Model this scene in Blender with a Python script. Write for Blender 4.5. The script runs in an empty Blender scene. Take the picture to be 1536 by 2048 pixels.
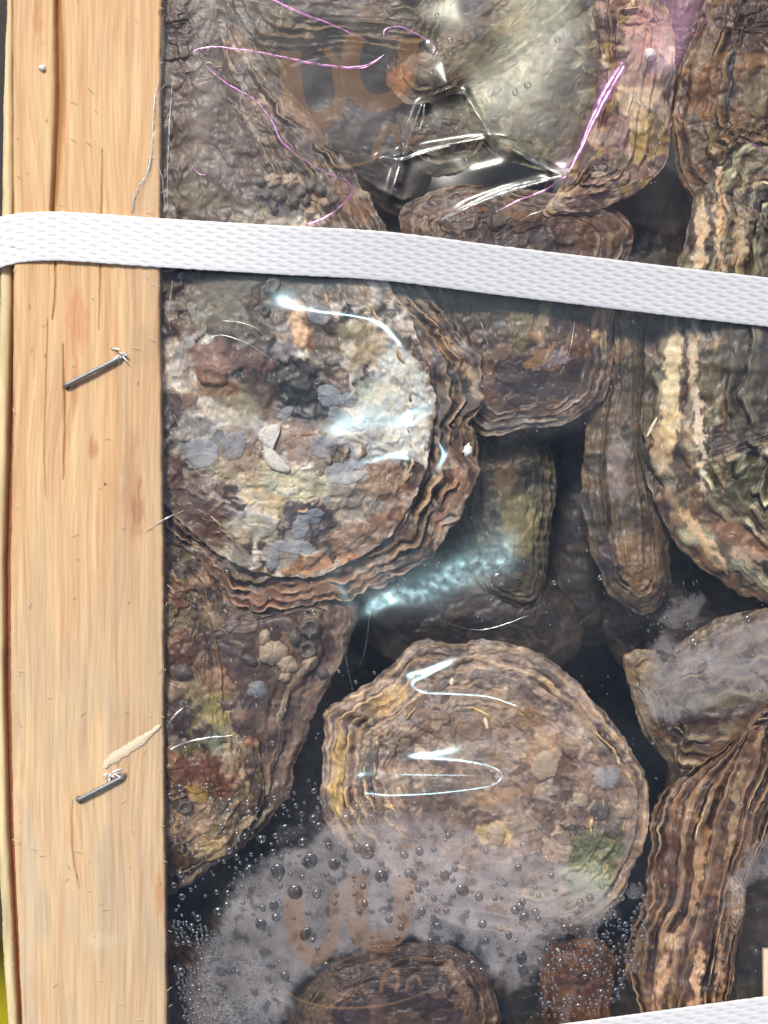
import bpy, math, random
import numpy as np
from mathutils import Vector

# ------------------------------------------------------------------ camera / light
S = 1.0 / 8500.0            # metres per photo pixel at z = 0
H = 0.27                    # camera height above the rail top
scene = bpy.context.scene
col = scene.collection
cam_d = bpy.data.cameras.new('camera')
cam_d.sensor_fit = 'VERTICAL'
cam_d.angle = 2 * math.atan(1024 * S / H)
cam_d.clip_start = 0.005
cam_d.clip_end = 60.0
cam_d.dof.use_dof = True
cam_d.dof.focus_distance = H + 0.002
cam_d.dof.aperture_fstop = 5.0
cam = bpy.data.objects.new('camera', cam_d)
cam.location = (0, 0, H)
cam.rotation_euler = (0, 0, 0)
col.objects.link(cam)
scene.camera = cam

SUN_EL = math.radians(51)
SUN_AZ = math.radians(110)  # direction the light comes from, counter-clockwise from +X
sun_dir = np.array([math.cos(SUN_EL) * math.cos(SUN_AZ), math.cos(SUN_EL) * math.sin(SUN_AZ), math.sin(SUN_EL)])
sd = bpy.data.lights.new('sun', 'SUN')
sd.energy = 2.6
sd.angle = math.radians(11)
sd.color = (1.0, 0.96, 0.90)
so = bpy.data.objects.new('sun', sd)
so.rotation_euler = Vector(sun_dir.tolist()).to_track_quat('Z', 'Y').to_euler()
so.location = (-0.5, 0.6, 1.0)
col.objects.link(so)

world = bpy.data.worlds.new('World')
scene.world = world
world.use_nodes = True
wn = world.node_tree
bg = wn.nodes['Background']
sky = wn.nodes.new('ShaderNodeTexSky')
sky.sky_type = 'NISHITA'
sky.sun_disc = False
sky.sun_elevation = SUN_EL
sky.sun_rotation = math.radians(90) - SUN_AZ
sky.air_density = 1.0
sky.dust_density = 3.5
sky.ozone_density = 0.8
wn.links.new(sky.outputs[0], bg.inputs[0])
bg.inputs[1].default_value = 0.09
scene.view_settings.view_transform = 'Standard'
scene.view_settings.look = 'None'
scene.view_settings.exposure = 0.25
scene.view_settings.gamma = 1.0
scene.cycles.max_bounces = 10
scene.cycles.transparent_max_bounces = 24
scene.cycles.caustics_reflective = False
scene.cycles.caustics_refractive = False
scene.cycles.blur_glossy = 0.5

# ------------------------------------------------------------------ maths helpers
def lin(c):
    c = np.asarray(c, float) / 255.0
    return np.where(c <= 0.04045, c / 12.92, ((c + 0.055) / 1.055) ** 2.4)

def W(px, py, z=0.0):
    """photo pixel and depth -> world"""
    k = (H - z) / H
    return (px - 768.0) * S * k, -(py - 1024.0) * S * k, z

_rs = np.random.RandomState(7)
_perm = _rs.permutation(512)
_ang = _rs.rand(512) * 2 * np.pi
_gx, _gy = np.cos(_ang), np.sin(_ang)

def noise(x, y, seed=0):
    x = np.asarray(x, float) + seed * 17.37
    y = np.asarray(y, float) + seed * 9.71
    xi, yi = np.floor(x).astype(int), np.floor(y).astype(int)
    xf, yf = x - xi, y - yi
    u, v = xf * xf * xf * (xf * (xf * 6 - 15) + 10), yf * yf * yf * (yf * (yf * 6 - 15) + 10)
    def g(i, j, dx, dy):
        k = _perm[(_perm[i & 511] + j) & 511]
        return _gx[k] * dx + _gy[k] * dy
    a = g(xi, yi, xf, yf); b = g(xi + 1, yi, xf - 1, yf)
    c = g(xi, yi + 1, xf, yf - 1); d = g(xi + 1, yi + 1, xf - 1, yf - 1)
    return (a + (b - a) * u + (c + (d - c) * u - a - (b - a) * u) * v) * 1.5

def fbm(x, y, octaves=4, seed=0, gain=0.5):
    s, a, f, t = 0, 1.0, 1.0, 0
    for i in range(octaves):
        s = s + a * noise(x * f, y * f, seed + i * 3)
        t += a; a *= gain; f *= 2.03
    return s / t * 1.4

def sstep(a, b, x):
    t = np.clip((np.asarray(x, float) - a) / (b - a), 0, 1)
    return t * t * (3 - 2 * t)

def spline(pts, n, closed=True):
    P = np.array(pts, float)
    m = len(P)
    segs = m if closed else m - 1
    out = []
    for i in range(segs):
        if closed:
            p0, p1, p2, p3 = P[(i - 1) % m], P[i], P[(i + 1) % m], P[(i + 2) % m]
        else:
            p0, p1, p2, p3 = P[max(i - 1, 0)], P[i], P[i + 1], P[min(i + 2, m - 1)]
        t = np.linspace(0, 1, 24, endpoint=False)[:, None]
        out.append(0.5 * ((2 * p1) + (-p0 + p2) * t + (2 * p0 - 5 * p1 + 4 * p2 - p3) * t ** 2 + (-p0 + 3 * p1 - 3 * p2 + p3) * t ** 3))
    Q = np.vstack(out + [P[:1] if closed else P[-1:]])
    L = np.concatenate([[0], np.cumsum(np.hypot(*np.diff(Q[:, :2], axis=0).T))])
    s = np.linspace(0, L[-1], n, endpoint=not closed)
    return np.stack([np.interp(s, L, Q[:, k]) for k in range(Q.shape[1])], 1)

def polydist(px, py, P):
    """distance to polyline (nearest), and param 0..1"""
    px = np.asarray(px, float); py = np.asarray(py, float)
    best = np.full(px.shape, 1e9); par = np.zeros(px.shape)
    n = len(P) - 1
    for i in range(n):
        a, b = P[i], P[i + 1]
        d = b - a; l2 = max((d ** 2).sum(), 1e-9)
        t = np.clip(((px - a[0]) * d[0] + (py - a[1]) * d[1]) / l2, 0, 1)
        dd = np.hypot(px - a[0] - t * d[0], py - a[1] - t * d[1])
        m = dd < best
        best = np.where(m, dd, best); par = np.where(m, (i + t) / n, par)
    return best, par

def inpoly(px, py, P):
    px = np.asarray(px, float); py = np.asarray(py, float)
    c = np.zeros(px.shape, bool)
    n = len(P)
    for i in range(n):
        x0, y0 = P[i - 1]; x1, y1 = P[i]
        m = ((y0 > py) != (y1 > py))
        with np.errstate(divide='ignore', invalid='ignore'):
            xx = (x1 - x0) * (py - y0) / ((y1 - y0) if y1 != y0 else 1e-9) + x0
        c ^= m & (px < xx)
    return c

# ------------------------------------------------------------------ object helpers
def tag(o, label=None, cat=None, group=None, kind=None):
    if label: o['label'] = label
    if cat: o['category'] = cat
    if group: o['group'] = group
    if kind: o['kind'] = kind
    return o

def mesh_np(name, V, F, mat=None, parent=None, cols=None, smooth=True, uv=None, extra=None):
    me = bpy.data.meshes.new(name)
    V = np.asarray(V, np.float32)
    me.vertices.add(len(V)); me.vertices.foreach_set('co', V.ravel())
    if isinstance(F, np.ndarray):
        k = F.shape[1]; nf = len(F)
        me.loops.add(nf * k); me.loops.foreach_set('vertex_index', F.astype(np.int32).ravel())
        me.polygons.add(nf)
        me.polygons.foreach_set('loop_start', np.arange(0, nf * k, k, dtype=np.int32))
    else:
        ls = np.array([len(f) for f in F]); flat = np.array([i for f in F for i in f], np.int32)
        me.loops.add(len(flat)); me.loops.foreach_set('vertex_index', flat)
        me.polygons.add(len(F))
        me.polygons.foreach_set('loop_start', np.concatenate([[0], np.cumsum(ls)[:-1]]).astype(np.int32))
    me.update(calc_edges=True)
    me.validate()
    if smooth: me.polygons.foreach_set('use_smooth', [True] * len(me.polygons))
    if cols is not None:
        a = me.color_attributes.new('Col', 'FLOAT_COLOR', 'POINT')
        c = np.ones((len(V), 4), np.float32); c[:, :cols.shape[1]] = cols
        a.data.foreach_set('color', c.ravel())
    for k, v in (extra or {}).items():
        a = me.attributes.new(k, 'FLOAT', 'POINT'); a.data.foreach_set('value', np.asarray(v, np.float32))
    if mat: me.materials.append(mat)
    o = bpy.data.objects.new(name, me)
    col.objects.link(o)
    if parent: o.parent = parent
    return o

def empty(name, loc=(0, 0, 0)):
    o = bpy.data.objects.new(name, None); o.location = loc; o.empty_display_size = 0.01
    col.objects.link(o); return o

def grid_faces(nu, nv, closed_u=False, off=0, flip=False):
    iu = np.arange(nu if closed_u else nu - 1); iv = np.arange(nv - 1)
    A, B = np.meshgrid(iu, iv, indexing='ij')
    a = A * nv + B; b = ((A + 1) % nu) * nv + B
    f = np.stack([a, b, b + 1, a + 1], -1).reshape(-1, 4) + off
    return f[:, ::-1] if flip else f

def tube(P, R, n=8, flat=1.0):
    """P (k,3) path, R radius scalar/array. returns V,F (closed ends)"""
    P = np.asarray(P, float); k = len(P)
    R = np.broadcast_to(np.asarray(R, float), (k,))
    T = np.gradient(P, axis=0); T /= np.linalg.norm(T, axis=1)[:, None] + 1e-12
    up = np.array([0, 0, 1.0])
    V = []
    prev = None
    for i in range(k):
        s = np.cross(T[i], up if abs(T[i][2]) < 0.95 or prev is None else prev)
        if np.linalg.norm(s) < 1e-3: s = np.cross(T[i], [0, 1, 0.1])
        s /= np.linalg.norm(s); u = np.cross(s, T[i])
        if prev is not None and np.dot(u, prev) < 0: u, s = -u, -s
        prev = u
        a = np.arange(n) / n * 2 * np.pi
        V.append(P[i] + R[i] * (np.cos(a)[:, None] * s + flat * np.sin(a)[:, None] * u))
    V = np.vstack(V)
    F = []
    for i in range(k - 1):
        for j in range(n):
            F.append((i * n + j, i * n + (j + 1) % n, (i + 1) * n + (j + 1) % n, (i + 1) * n + j))
    F.append(tuple(range(n))[::-1]); F.append(tuple((k - 1) * n + j for j in range(n)))
    return V, F

def join(parts):
    V, F, o = [], [], 0
    for v, f in parts:
        V.append(v); F += [tuple(i + o for i in q) for q in f]; o += len(v)
    return np.vstack(V), F

# ------------------------------------------------------------------ materials
def new_mat(name):
    m = bpy.data.materials.new(name); m.use_nodes = True
    nt = m.node_tree; nt.nodes.clear()
    return m, nt, nt.nodes, nt.links

def N(nodes, t, **kw):
    n = nodes.new(t)
    for k, v in kw.items():
        if k.startswith('i_'):
            key = k[2:]
            key = int(key) if key.isdigit() else key.replace('_', ' ')
            n.inputs[key].default_value = v
        else: setattr(n, k, v)
    return n

def simple_mat(name, rgb, rough=0.5, metal=0.0, spec=0.5, bump=0.0, bscale=2000, var=0.0, coat=0.0):
    m, nt, nd, lk = new_mat(name)
    out = N(nd, 'ShaderNodeOutputMaterial'); b = N(nd, 'ShaderNodeBsdfPrincipled')
    b.inputs['Roughness'].default_value = rough; b.inputs['Metallic'].default_value = metal
    b.inputs['Specular IOR Level'].default_value = spec
    b.inputs['Coat Weight'].default_value = coat
    tc = N(nd, 'ShaderNodeTexCoord'); no = N(nd, 'ShaderNodeTexNoise'); no.inputs['Scale'].default_value = bscale
    no.inputs['Detail'].default_value = 4
    lk.new(tc.outputs['Object'], no.inputs['Vector'])
    mx = N(nd, 'ShaderNodeMix', data_type='RGBA')
    mx.inputs[6].default_value = (*[c * (1 - var) for c in rgb], 1); mx.inputs[7].default_value = (*[min(c * (1 + var), 1) for c in rgb], 1)
    lk.new(no.outputs['Fac'], mx.inputs[0]); lk.new(mx.outputs[2], b.inputs['Base Color'])
    if bump:
        bp = N(nd, 'ShaderNodeBump'); bp.inputs['Strength'].default_value = bump; bp.inputs['Distance'].default_value = 0.0003
        lk.new(no.outputs['Fac'], bp.inputs['Height']); lk.new(bp.outputs[0], b.inputs['Normal'])
    lk.new(b.outputs[0], out.inputs[0])
    return m

def shell_mat():
    m, nt, nd, lk = new_mat('oyster_shell')
    out = N(nd, 'ShaderNodeOutputMaterial'); b = N(nd, 'ShaderNodeBsdfPrincipled')
    at = N(nd, 'ShaderNodeAttribute', attribute_name='Col')
    tc = N(nd, 'ShaderNodeTexCoord')
    # domain warp
    wz = N(nd, 'ShaderNodeTexNoise'); wz.inputs['Scale'].default_value = 260; wz.inputs['Detail'].default_value = 3
    lk.new(tc.outputs['Object'], wz.inputs['Vector'])
    wm = N(nd, 'ShaderNodeVectorMath', operation='MULTIPLY_ADD')
    lk.new(wz.outputs['Color'], wm.inputs[0]); wm.inputs[1].default_value = (0.004, 0.004, 0.004)
    lk.new(tc.outputs['Object'], wm.inputs[2])
    n1 = N(nd, 'ShaderNodeTexNoise'); n1.inputs['Scale'].default_value = 520; n1.inputs['Detail'].default_value = 7; n1.inputs['Roughness'].default_value = 0.68
    n2 = N(nd, 'ShaderNodeTexNoise'); n2.inputs['Scale'].default_value = 1700; n2.inputs['Detail'].default_value = 5; n2.inputs['Roughness'].default_value = 0.6
    n3 = N(nd, 'ShaderNodeTexNoise'); n3.inputs['Scale'].default_value = 330; n3.inputs['Detail'].default_value = 5
    for n in (n1, n2, n3): lk.new(wm.outputs[0], n.inputs['Vector'])
    r1 = N(nd, 'ShaderNodeMapRange'); r1.inputs[1].default_value = 0.3; r1.inputs[2].default_value = 0.7; r1.inputs[3].default_value = 0.66; r1.inputs[4].default_value = 1.28
    lk.new(n1.outputs['Fac'], r1.inputs[0])
    r2 = N(nd, 'ShaderNodeMapRange'); r2.inputs[1].default_value = 0.3; r2.inputs[2].default_value = 0.7; r2.inputs[3].default_value = 0.84; r2.inputs[4].default_value = 1.15
    lk.new(n2.outputs['Fac'], r2.inputs[0])
    mu = N(nd, 'ShaderNodeMath', operation='MULTIPLY'); lk.new(r1.outputs[0], mu.inputs[0]); lk.new(r2.outputs[0], mu.inputs[1])
    vm = N(nd, 'ShaderNodeVectorMath', operation='SCALE'); lk.new(at.outputs['Color'], vm.inputs[0]); lk.new(mu.outputs[0], vm.inputs['Scale'])
    # hue patches: ochre against slate
    mx = N(nd, 'ShaderNodeMix', data_type='RGBA', blend_type='MULTIPLY'); 
    cr = N(nd, 'ShaderNodeValToRGB')
    e = cr.color_ramp.elements; e[0].position = 0.38; e[0].color = (0.92, 0.92, 1.0, 1); e[1].position = 0.62; e[1].color = (1.22, 0.94, 0.68, 1)
    lk.new(n3.outputs['Fac'], cr.inputs[0]); mx.inputs[0].default_value = 0.5
    lk.new(vm.outputs[0], mx.inputs[6]); lk.new(cr.outputs[0], mx.inputs[7])
    lk.new(mx.outputs[2], b.inputs['Base Color'])
    rr = N(nd, 'ShaderNodeMapRange'); rr.inputs[3].default_value = 0.34; rr.inputs[4].default_value = 0.66
    lk.new(n1.outputs['Fac'], rr.inputs[0]); lk.new(rr.outputs[0], b.inputs['Roughness'])
    b.inputs['Specular IOR Level'].default_value = 0.5; b.inputs['Coat Weight'].default_value = 0.12; b.inputs['Coat Roughness'].default_value = 0.22
    hs = N(nd, 'ShaderNodeMath', operation='MULTIPLY_ADD'); lk.new(n2.outputs['Fac'], hs.inputs[0]); hs.inputs[1].default_value = 0.4; lk.new(n1.outputs['Fac'], hs.inputs[2])
    bp = N(nd, 'ShaderNodeBump'); bp.inputs['Strength'].default_value = 0.25; bp.inputs['Distance'].default_value = 0.0007
    lk.new(hs.outputs[0], bp.inputs['Height']); lk.new(bp.outputs[0], b.inputs['Normal'])
    lk.new(b.outputs[0], out.inputs[0])
    return m

def wood_mat(name='pine_wood', dark=1.0):
    m, nt, nd, lk = new_mat(name)
    out = N(nd, 'ShaderNodeOutputMaterial'); b = N(nd, 'ShaderNodeBsdfPrincipled')
    at = N(nd, 'ShaderNodeAttribute', attribute_name='Col')
    tc = N(nd, 'ShaderNodeTexCoord')
    mp = N(nd, 'ShaderNodeMapping'); mp.inputs['Scale'].default_value = (2600, 90, 600)
    mp2 = N(nd, 'ShaderNodeMapping'); mp2.inputs['Scale'].default_value = (900, 25, 300)
    lk.new(tc.outputs['Object'], mp.inputs[0]); lk.new(tc.outputs['Object'], mp2.inputs[0])
    n1 = N(nd, 'ShaderNodeTexNoise'); n1.inputs['Scale'].default_value = 1; n1.inputs['Detail'].default_value = 4; n1.inputs['Roughness'].default_value = 0.65
    n2 = N(nd, 'ShaderNodeTexNoise'); n2.inputs['Scale'].default_value = 1; n2.inputs['Detail'].default_value = 3
    lk.new(mp.outputs[0], n1.inputs[0]); lk.new(mp2.outputs[0], n2.inputs[0])
    r1 = N(nd, 'ShaderNodeMapRange'); r1.inputs[1].default_value = 0.3; r1.inputs[2].default_value = 0.7; r1.inputs[3].default_value = 0.89 * dark; r1.inputs[4].default_value = 1.08 * dark
    r2 = N(nd, 'ShaderNodeMapRange'); r2.inputs[1].default_value = 0.3; r2.inputs[2].default_value = 0.7; r2.inputs[3].default_value = 0.88; r2.inputs[4].default_value = 1.1
    lk.new(n1.outputs['Fac'], r1.inputs[0]); lk.new(n2.outputs['Fac'], r2.inputs[0])
    mu = N(nd, 'ShaderNodeMath', operation='MULTIPLY'); lk.new(r1.outputs[0], mu.inputs[0]); lk.new(r2.outputs[0], mu.inputs[1])
    vm = N(nd, 'ShaderNodeVectorMath', operation='SCALE'); lk.new(at.outputs['Color'], vm.inputs[0]); lk.new(mu.outputs[0], vm.inputs['Scale'])
    lk.new(vm.outputs[0], b.inputs['Base Color'])
    b.inputs['Roughness'].default_value = 0.6; b.inputs['Specular IOR Level'].default_value = 0.3
    bp = N(nd, 'ShaderNodeBump'); bp.inputs['Strength'].default_value = 0.45; bp.inputs['Distance'].default_value = 0.0002
    lk.new(n1.outputs['Fac'], bp.inputs['Height']); lk.new(bp.outputs[0], b.inputs['Normal'])
    lk.new(b.outputs[0], out.inputs[0])
    return m

def film_mat():
    m, nt, nd, lk = new_mat('clear_film')
    out = N(nd, 'ShaderNodeOutputMaterial')
    tc = N(nd, 'ShaderNodeTexCoord')
    tr = N(nd, 'ShaderNodeBsdfTransparent'); tr.inputs[0].default_value = (0.996, 0.996, 0.996, 1)
    gl = N(nd, 'ShaderNodeBsdfGlossy'); gl.inputs['Roughness'].default_value = 0.09
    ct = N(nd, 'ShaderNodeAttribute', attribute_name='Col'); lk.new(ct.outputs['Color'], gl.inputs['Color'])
    n0 = N(nd, 'ShaderNodeTexNoise'); n0.inputs['Scale'].default_value = 2400; n0.inputs['Detail'].default_value = 3
    lk.new(tc.outputs['Object'], n0.inputs[0])
    bp = N(nd, 'ShaderNodeBump'); bp.inputs['Strength'].default_value = 0.25; bp.inputs['Distance'].default_value = 0.00006
    lk.new(n0.outputs['Fac'], bp.inputs['Height']); lk.new(bp.outputs[0], gl.inputs['Normal'])
    fr = N(nd, 'ShaderNodeFresnel'); fr.inputs[0].default_value = 1.5
    fm0 = N(nd, 'ShaderNodeMath', operation='MULTIPLY'); fm0.inputs[1].default_value = 1.1; lk.new(fr.outputs[0], fm0.inputs[0])
    fm = N(nd, 'ShaderNodeMath', operation='MINIMUM'); fm.inputs[1].default_value = 0.075; lk.new(fm0.outputs[0], fm.inputs[0])
    ra = N(nd, 'ShaderNodeAttribute', attribute_name='rgh'); lk.new(ra.outputs['Fac'], gl.inputs['Roughness'])
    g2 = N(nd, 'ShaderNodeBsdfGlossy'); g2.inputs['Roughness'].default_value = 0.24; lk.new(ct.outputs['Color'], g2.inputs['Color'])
    r2a = N(nd, 'ShaderNodeMath', operation='ADD'); r2a.inputs[1].default_value = 0.10; lk.new(ra.outputs['Fac'], r2a.inputs[0]); lk.new(r2a.outputs[0], g2.inputs['Roughness'])
    mg = N(nd, 'ShaderNodeMixShader'); mg.inputs[0].default_value = 0.5; lk.new(gl.outputs[0], mg.inputs[1]); lk.new(g2.outputs[0], mg.inputs[2])
    m1 = N(nd, 'ShaderNodeMixShader'); lk.new(fm.outputs[0], m1.inputs[0]); lk.new(tr.outputs[0], m1.inputs[1]); lk.new(mg.outputs[0], m1.inputs[2])
    # condensation, and haze put in for sky glare
    df = N(nd, 'ShaderNodeBsdfDiffuse'); df.inputs[0].default_value = (0.80, 0.77, 0.80, 1)
    tl = N(nd, 'ShaderNodeBsdfTranslucent'); tl.inputs[0].default_value = (0.80, 0.77, 0.80, 1)
    m2 = N(nd, 'ShaderNodeMixShader'); m2.inputs[0].default_value = 0.5; lk.new(df.outputs[0], m2.inputs[1]); lk.new(tl.outputs[0], m2.inputs[2])
    fg = N(nd, 'ShaderNodeAttribute', attribute_name='fog')
    n2 = N(nd, 'ShaderNodeTexNoise'); n2.inputs['Scale'].default_value = 3800; n2.inputs['Detail'].default_value = 2
    n3 = N(nd, 'ShaderNodeTexNoise'); n3.inputs['Scale'].default_value = 300; n3.inputs['Detail'].default_value = 5
    lk.new(tc.outputs['Object'], n2.inputs[0]); lk.new(tc.outputs['Object'], n3.inputs[0])
    r = N(nd, 'ShaderNodeMapRange'); r.inputs[1].default_value = 0.35; r.inputs[2].default_value = 0.65; r.inputs[3].default_value = 0.72; r.inputs[4].default_value = 1.2
    lk.new(n2.outputs['Fac'], r.inputs[0])
    r3 = N(nd, 'ShaderNodeMapRange'); r3.inputs[1].default_value = 0.3; r3.inputs[2].default_value = 0.7; r3.inputs[3].default_value = 0.75; r3.inputs[4].default_value = 1.15
    lk.new(n3.outputs['Fac'], r3.inputs[0])
    ma = N(nd, 'ShaderNodeMath', operation='MULTIPLY'); lk.new(fg.outputs['Fac'], ma.inputs[0]); lk.new(r.outputs[0], ma.inputs[1])
    mb = N(nd, 'ShaderNodeMath', operation='MULTIPLY'); lk.new(ma.outputs[0], mb.inputs[0]); lk.new(r3.outputs[0], mb.inputs[1])
    m3 = N(nd, 'ShaderNodeMixShader'); lk.new(mb.outputs[0], m3.inputs[0]); lk.new(m1.outputs[0], m3.inputs[1]); lk.new(m2.outputs[0], m3.inputs[2])
    lk.new(m3.outputs[0], out.inputs[0])
    return m

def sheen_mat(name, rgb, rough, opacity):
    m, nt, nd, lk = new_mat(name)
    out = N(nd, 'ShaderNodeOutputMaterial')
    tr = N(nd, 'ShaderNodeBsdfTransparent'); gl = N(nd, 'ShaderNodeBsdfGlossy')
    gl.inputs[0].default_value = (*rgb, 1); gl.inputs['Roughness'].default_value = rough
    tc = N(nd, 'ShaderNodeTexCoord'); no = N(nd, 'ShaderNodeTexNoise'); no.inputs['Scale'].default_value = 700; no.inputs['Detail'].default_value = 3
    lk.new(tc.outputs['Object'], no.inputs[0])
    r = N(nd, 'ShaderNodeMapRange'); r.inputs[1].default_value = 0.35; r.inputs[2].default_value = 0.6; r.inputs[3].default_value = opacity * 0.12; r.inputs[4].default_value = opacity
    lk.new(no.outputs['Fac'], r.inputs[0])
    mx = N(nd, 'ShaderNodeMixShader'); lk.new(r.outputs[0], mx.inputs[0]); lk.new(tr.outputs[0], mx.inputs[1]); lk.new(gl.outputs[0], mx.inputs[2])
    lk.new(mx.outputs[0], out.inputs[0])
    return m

def print_mat():
    m, nt, nd, lk = new_mat('gold_print')
    out = N(nd, 'ShaderNodeOutputMaterial')
    tr = N(nd, 'ShaderNodeBsdfTransparent'); df = N(nd, 'ShaderNodeBsdfDiffuse'); df.inputs[0].default_value = (0.50, 0.28, 0.14, 1)
    mx = N(nd, 'ShaderNodeMixShader'); mx.inputs[0].default_value = 0.22
    lk.new(tr.outputs[0], mx.inputs[1]); lk.new(df.outputs[0], mx.inputs[2]); lk.new(mx.outputs[0], out.inputs[0])
    return m

def water_mat():
    m, nt, nd, lk = new_mat('water_drop')
    out = N(nd, 'ShaderNodeOutputMaterial'); g = N(nd, 'ShaderNodeBsdfGlass'); g.inputs['IOR'].default_value = 1.36; g.inputs['Roughness'].default_value = 0.0
    tr = N(nd, 'ShaderNodeBsdfTransparent'); mx = N(nd, 'ShaderNodeMixShader'); mx.inputs[0].default_value = 0.42
    gl = N(nd, 'ShaderNodeBsdfGlossy'); gl.inputs['Roughness'].default_value = 0.16
    lk.new(tr.outputs[0], mx.inputs[1]); lk.new(g.outputs[0], mx.inputs[2])
    fr = N(nd, 'ShaderNodeFresnel'); fr.inputs[0].default_value = 1.34
    m2 = N(nd, 'ShaderNodeMixShader'); fm = N(nd, 'ShaderNodeMath', operation='MULTIPLY'); fm.inputs[1].default_value = 3.8; fm.use_clamp = True; lk.new(fr.outputs[0], fm.inputs[0]); lk.new(fm.outputs[0], m2.inputs[0]); lk.new(mx.outputs[0], m2.inputs[1]); lk.new(gl.outputs[0], m2.inputs[2])
    lk.new(m2.outputs[0], out.inputs[0])
    return m

M_shell = shell_mat(); M_wood = wood_mat(); M_film = film_mat(); M_water = water_mat(); M_print = print_mat()
M_pink = sheen_mat('magenta_film_sheen', (0.95, 0.50, 0.88), 0.24, 0.45)  # magenta of the glare lines put into the gloss colour
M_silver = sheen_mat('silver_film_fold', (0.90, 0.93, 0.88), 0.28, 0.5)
M_steel = simple_mat('galvanised_wire', (0.36, 0.38, 0.40), 0.5, 1.0, bump=0.5, bscale=5000, var=0.25)
M_crate_shade = simple_mat('crate_shade_dark', (0.012, 0.015, 0.018), 0.25, bscale=60, var=0.4)  # near-black base colour standing in for shade inside the crate
M_ground = simple_mat('dark_ground', (0.05, 0.045, 0.045), 0.9, bscale=400, var=0.4, bump=0.5)
M_yellow = simple_mat('yellow_plastic', (0.62, 0.56, 0.03), 0.4, bscale=80, var=0.08)
M_white = simple_mat('white_chip', (0.85, 0.84, 0.82), 0.5, bscale=3000, var=0.08, bump=0.5)
M_fibre = simple_mat('pale_wood_fibre', (0.80, 0.66, 0.46), 0.6, bscale=3000, var=0.12, bump=0.4)

# ------------------------------------------------------------------ strap path and film height
STRAP = spline([(-60, 505, 0), (-30, 494, 0), (0, 484, 0), (30, 477, 0), (70, 473, 0), (140, 473, 0), (330, 486, 0), (560, 500, 0), (768, 512, 0), (1000, 541, 0), (1200, 565, 0), (1400, 589, 0), (1640, 616, 0)], 500, False)[:, :2]
STRAP2 = spline([(820, 2140), (1000, 2115), (1250, 2081), (1536, 2042), (1650, 2027)], 200, False)

def strap_z(px):
    """metres; bends down outside the rail, sinks gently beyond its inner edge"""
    z = np.interp(px, [-80, -30, 0, 30, 80, 180, 330, 520, 800, 1100, 1300, 1700],
                  np.array([-9.5, -3.6, -0.9, 0.35, 0.9, 1.05, 0.75, -0.3, -1.7, -2.8, -3.2, -3.5]) * 1e-3)
    return z

def half_grad(p):
    x, y, _ = W(p[0], p[1], 0)
    v = np.array([-x, -y, H]); v /= np.linalg.norm(v)
    h = v + sun_dir; h /= np.linalg.norm(h)
    return -h[:2] / h[2]          # dz/dx, dz/dy that mirrors the sun to the lens

# film folds: (polyline, centre, reach px, rounding px, ridge slope)
FOLDS = [   # polyline, half width of the glare, reach
    ([(618, 613), (690, 619), (748, 640), (798, 688), (830, 750), (846, 805), (842, 850)], 22, 64, 1),
    ([(655, 868), (720, 852), (790, 838), (850, 805)], 27, 64),
    ([(730, 925), (790, 905), (812, 900)], 9, 34),
    ([(868, 870), (885, 905), (876, 950)], 9, 34),
    ([(722, 1236), (775, 1204), (850, 1192), (930, 1158), (1018, 1146)], 40, 100, 1),
    ([(925, 1318), (868, 1342), (826, 1368), (845, 1384), (905, 1388), (980, 1394), (1045, 1418)], 13, 38),
    ([(790, 1514), (860, 1516), (930, 1522), (985, 1534), (1004, 1552), (985, 1570), (930, 1580), (850, 1588), (735, 1592)], 12, 33),
    ([(1250, 120), (1215, 180), (1185, 240), (1160, 300), (1135, 348)], 9, 40),
    ([(1262, 135), (1290, 122), (1310, 135)], 26, 60),
    ([(1185, 1025), (1192, 1040)], 8, 24),
    ([(905, -10), (912, 25), (930, 50)], 18, 50),
    ([(880, 120), (893, 165)], 6, 24),
    ([(1120, 30), (1075, 130), (1030, 200)], 70, 130),
    ([(1390, -70), (1372, 20), (1340, 120)], 40, 90),
    ([(935, 340), (1010, 322)], 9, 26),
]
def prep_fold(f):
    P = spline(f[0], 70, False); T = np.gradient(P, axis=0); T /= np.linalg.norm(T, axis=1)[:, None]
    Nn = np.stack([-T[:, 1], T[:, 0]], 1)
    G = np.array([half_grad(p) for p in P]) * np.array([1, -1])     # gradient per photo pixel axis
    hgt = np.concatenate([[0], np.cumsum(((G[1:] + G[:-1]) / 2 * np.diff(P, axis=0)).sum(1))])
    hgt -= hgt.mean()
    e = np.linspace(0, 1, len(P)); taper = sstep(0, 0.08, e) * sstep(0, 0.08, 1 - e)
    sgv = f[1] * (0.35 + 0.95 * e if len(f) > 3 else np.ones(len(P)))
    return P, Nn, (G * Nn).sum(1) * (0.25 + 0.75 * taper), hgt, sgv, f[2]
FOLDS = [prep_fold(f) for f in FOLDS]

def inner_edge(py):
    return np.interp(py, [-50, 200, 420, 620, 1120, 1640, 2100], [323, 321, 319, 319, 326, 328, 335])

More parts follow.
